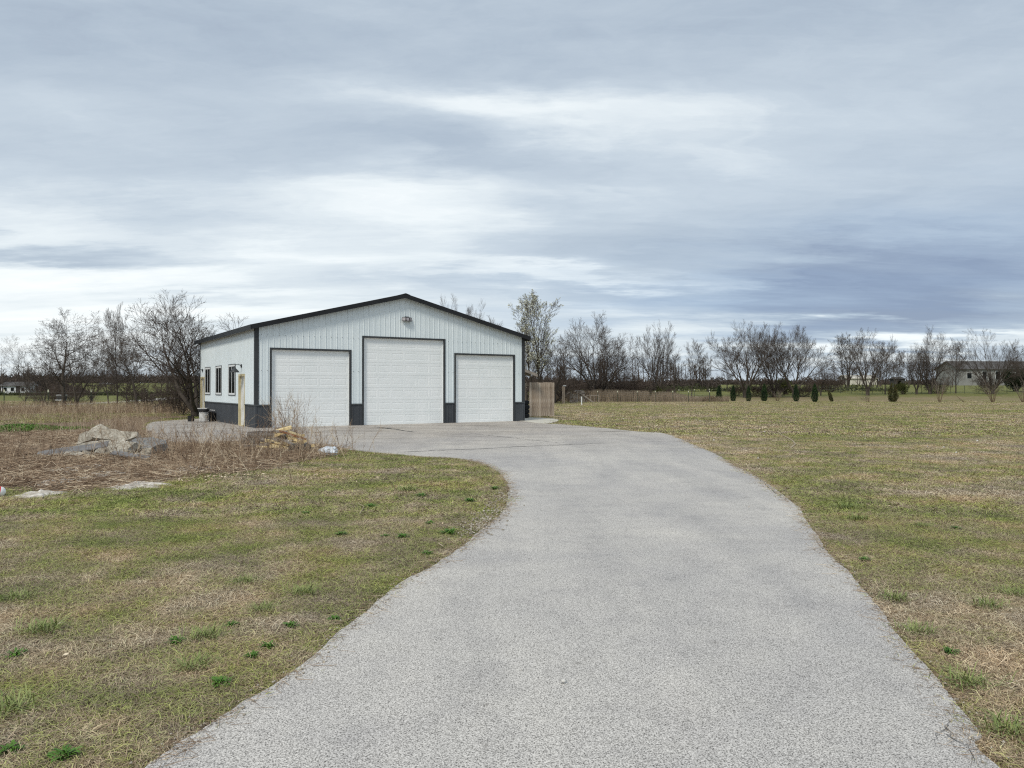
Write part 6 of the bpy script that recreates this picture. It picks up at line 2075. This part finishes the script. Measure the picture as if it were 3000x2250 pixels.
for (px, py, n, sx, sy) in ((1462, 1500, 170, .10, .4), (1432, 1532, 160, .10, .35), (1398, 1560, 110, .09, .3), (1484, 1460, 90, .07, .3)):
    x, y = G(px, py); ge.append(np.array([x - .06, y]) + rp.normal(0, 1, (n, 2)) * (sx, sy))
ge = np.concatenate(ge)
pebbles('edge_gravel', ge, .007, .016, 1, .03, 'edgestone')
rl = wedge(np.stack([rp.uniform(2, 55, 420), rp.uniform(16, 88, 420)], 1), -1); rl = rl[~in_drive(rl)]
pebbles('lawn_stones', rl, .015, .045, 2, .03)
rd = wedge(np.stack([rp.uniform(-6, 6, 160), rp.uniform(3, 30, 160)], 1)); rd = rd[in_drive(rd) & ~in_bld(rd)]
pebbles('driveway_grit', rd, .004, .012, 3, .028)
en = []
for i in range(len(drive)):
    a = drive[i]
    if 2 < a[1] < 20 and a[0] > -10:
        for k in range(2): en.append((a[0] + rp.normal(0, .045), a[1] + rp.normal(0, .045)))
en = np.array(en)
m_ = (en[:, 1] < 16)
q_ = np.repeat(en[m_], 2, 0) + rp.normal(0, .05, (2 * m_.sum(), 2)); n = len(q_)
a = rp.uniform(0, 6.28, n); ln = rp.uniform(.03, .13, n)
p0 = np.stack([q_[:, 0], q_[:, 1], rp.uniform(.024, .034, n)], 1); p1 = p0 + np.stack([np.cos(a) * ln, np.sin(a) * ln, rp.uniform(-.004, .008, n)], 1)
me = segs_mesh('edge_straw', p0, p1, rp.uniform(.0008, .0017, n), rp.uniform(.0005, .001, n), 3); point_attr(me, 'rnd', np.repeat(rp.uniform(.2, 1, n), 6))
o = link('edge_straw', me, M['litter']); o['kind'] = 'stuff'
lv = wedge(np.stack([rp.uniform(-14, 16, 900), rp.uniform(2.5, 22, 900)], 1)); n = len(lv)
c = np.stack([lv[:, 0], lv[:, 1], rp.uniform(.026, .05, n)], 1); a1 = rp.normal(0, 1, (n, 3)); a1[:, 2] *= .3; a1 /= np.linalg.norm(a1, axis=1, keepdims=True)
a2 = np.cross(a1, np.stack([rp.normal(0, .3, n), rp.normal(0, .3, n), np.ones(n)], 1)); a2 /= np.linalg.norm(a2, axis=1, keepdims=True)
_s = rp.uniform(.006, .018, (n, 1)); k_ = ~in_drive(lv) | (rp.uniform(0, 1, n) < .06)
V = np.stack([c - a1 * _s, c + a2 * _s * .5, c + a1 * _s, c - a2 * _s * .5], 1)[k_].reshape(-1, 3)
me = np_mesh('lawn_leaves', V, np.arange(len(V)).reshape(-1, 4), 4); point_attr(me, 'rnd', np.repeat(rp.uniform(0, 1, len(V) // 4), 4))
o = link('lawn_leaves', me, M['litter']); o['kind'] = 'stuff'
pebbles('edge_crumbs', en, .003, .011, 9, .026, 'edgestone')
x, y = G(1651, 2013)
pebbles('tmp', np.array([[x, y]]), .016, .017, 5, .034); o = COL.objects[-1]
o = bpy.data.objects['tmp']; o.name = 'pebble'; del o['kind']; tag(o, 'single white pebble on the driveway in the foreground', 'pebble')
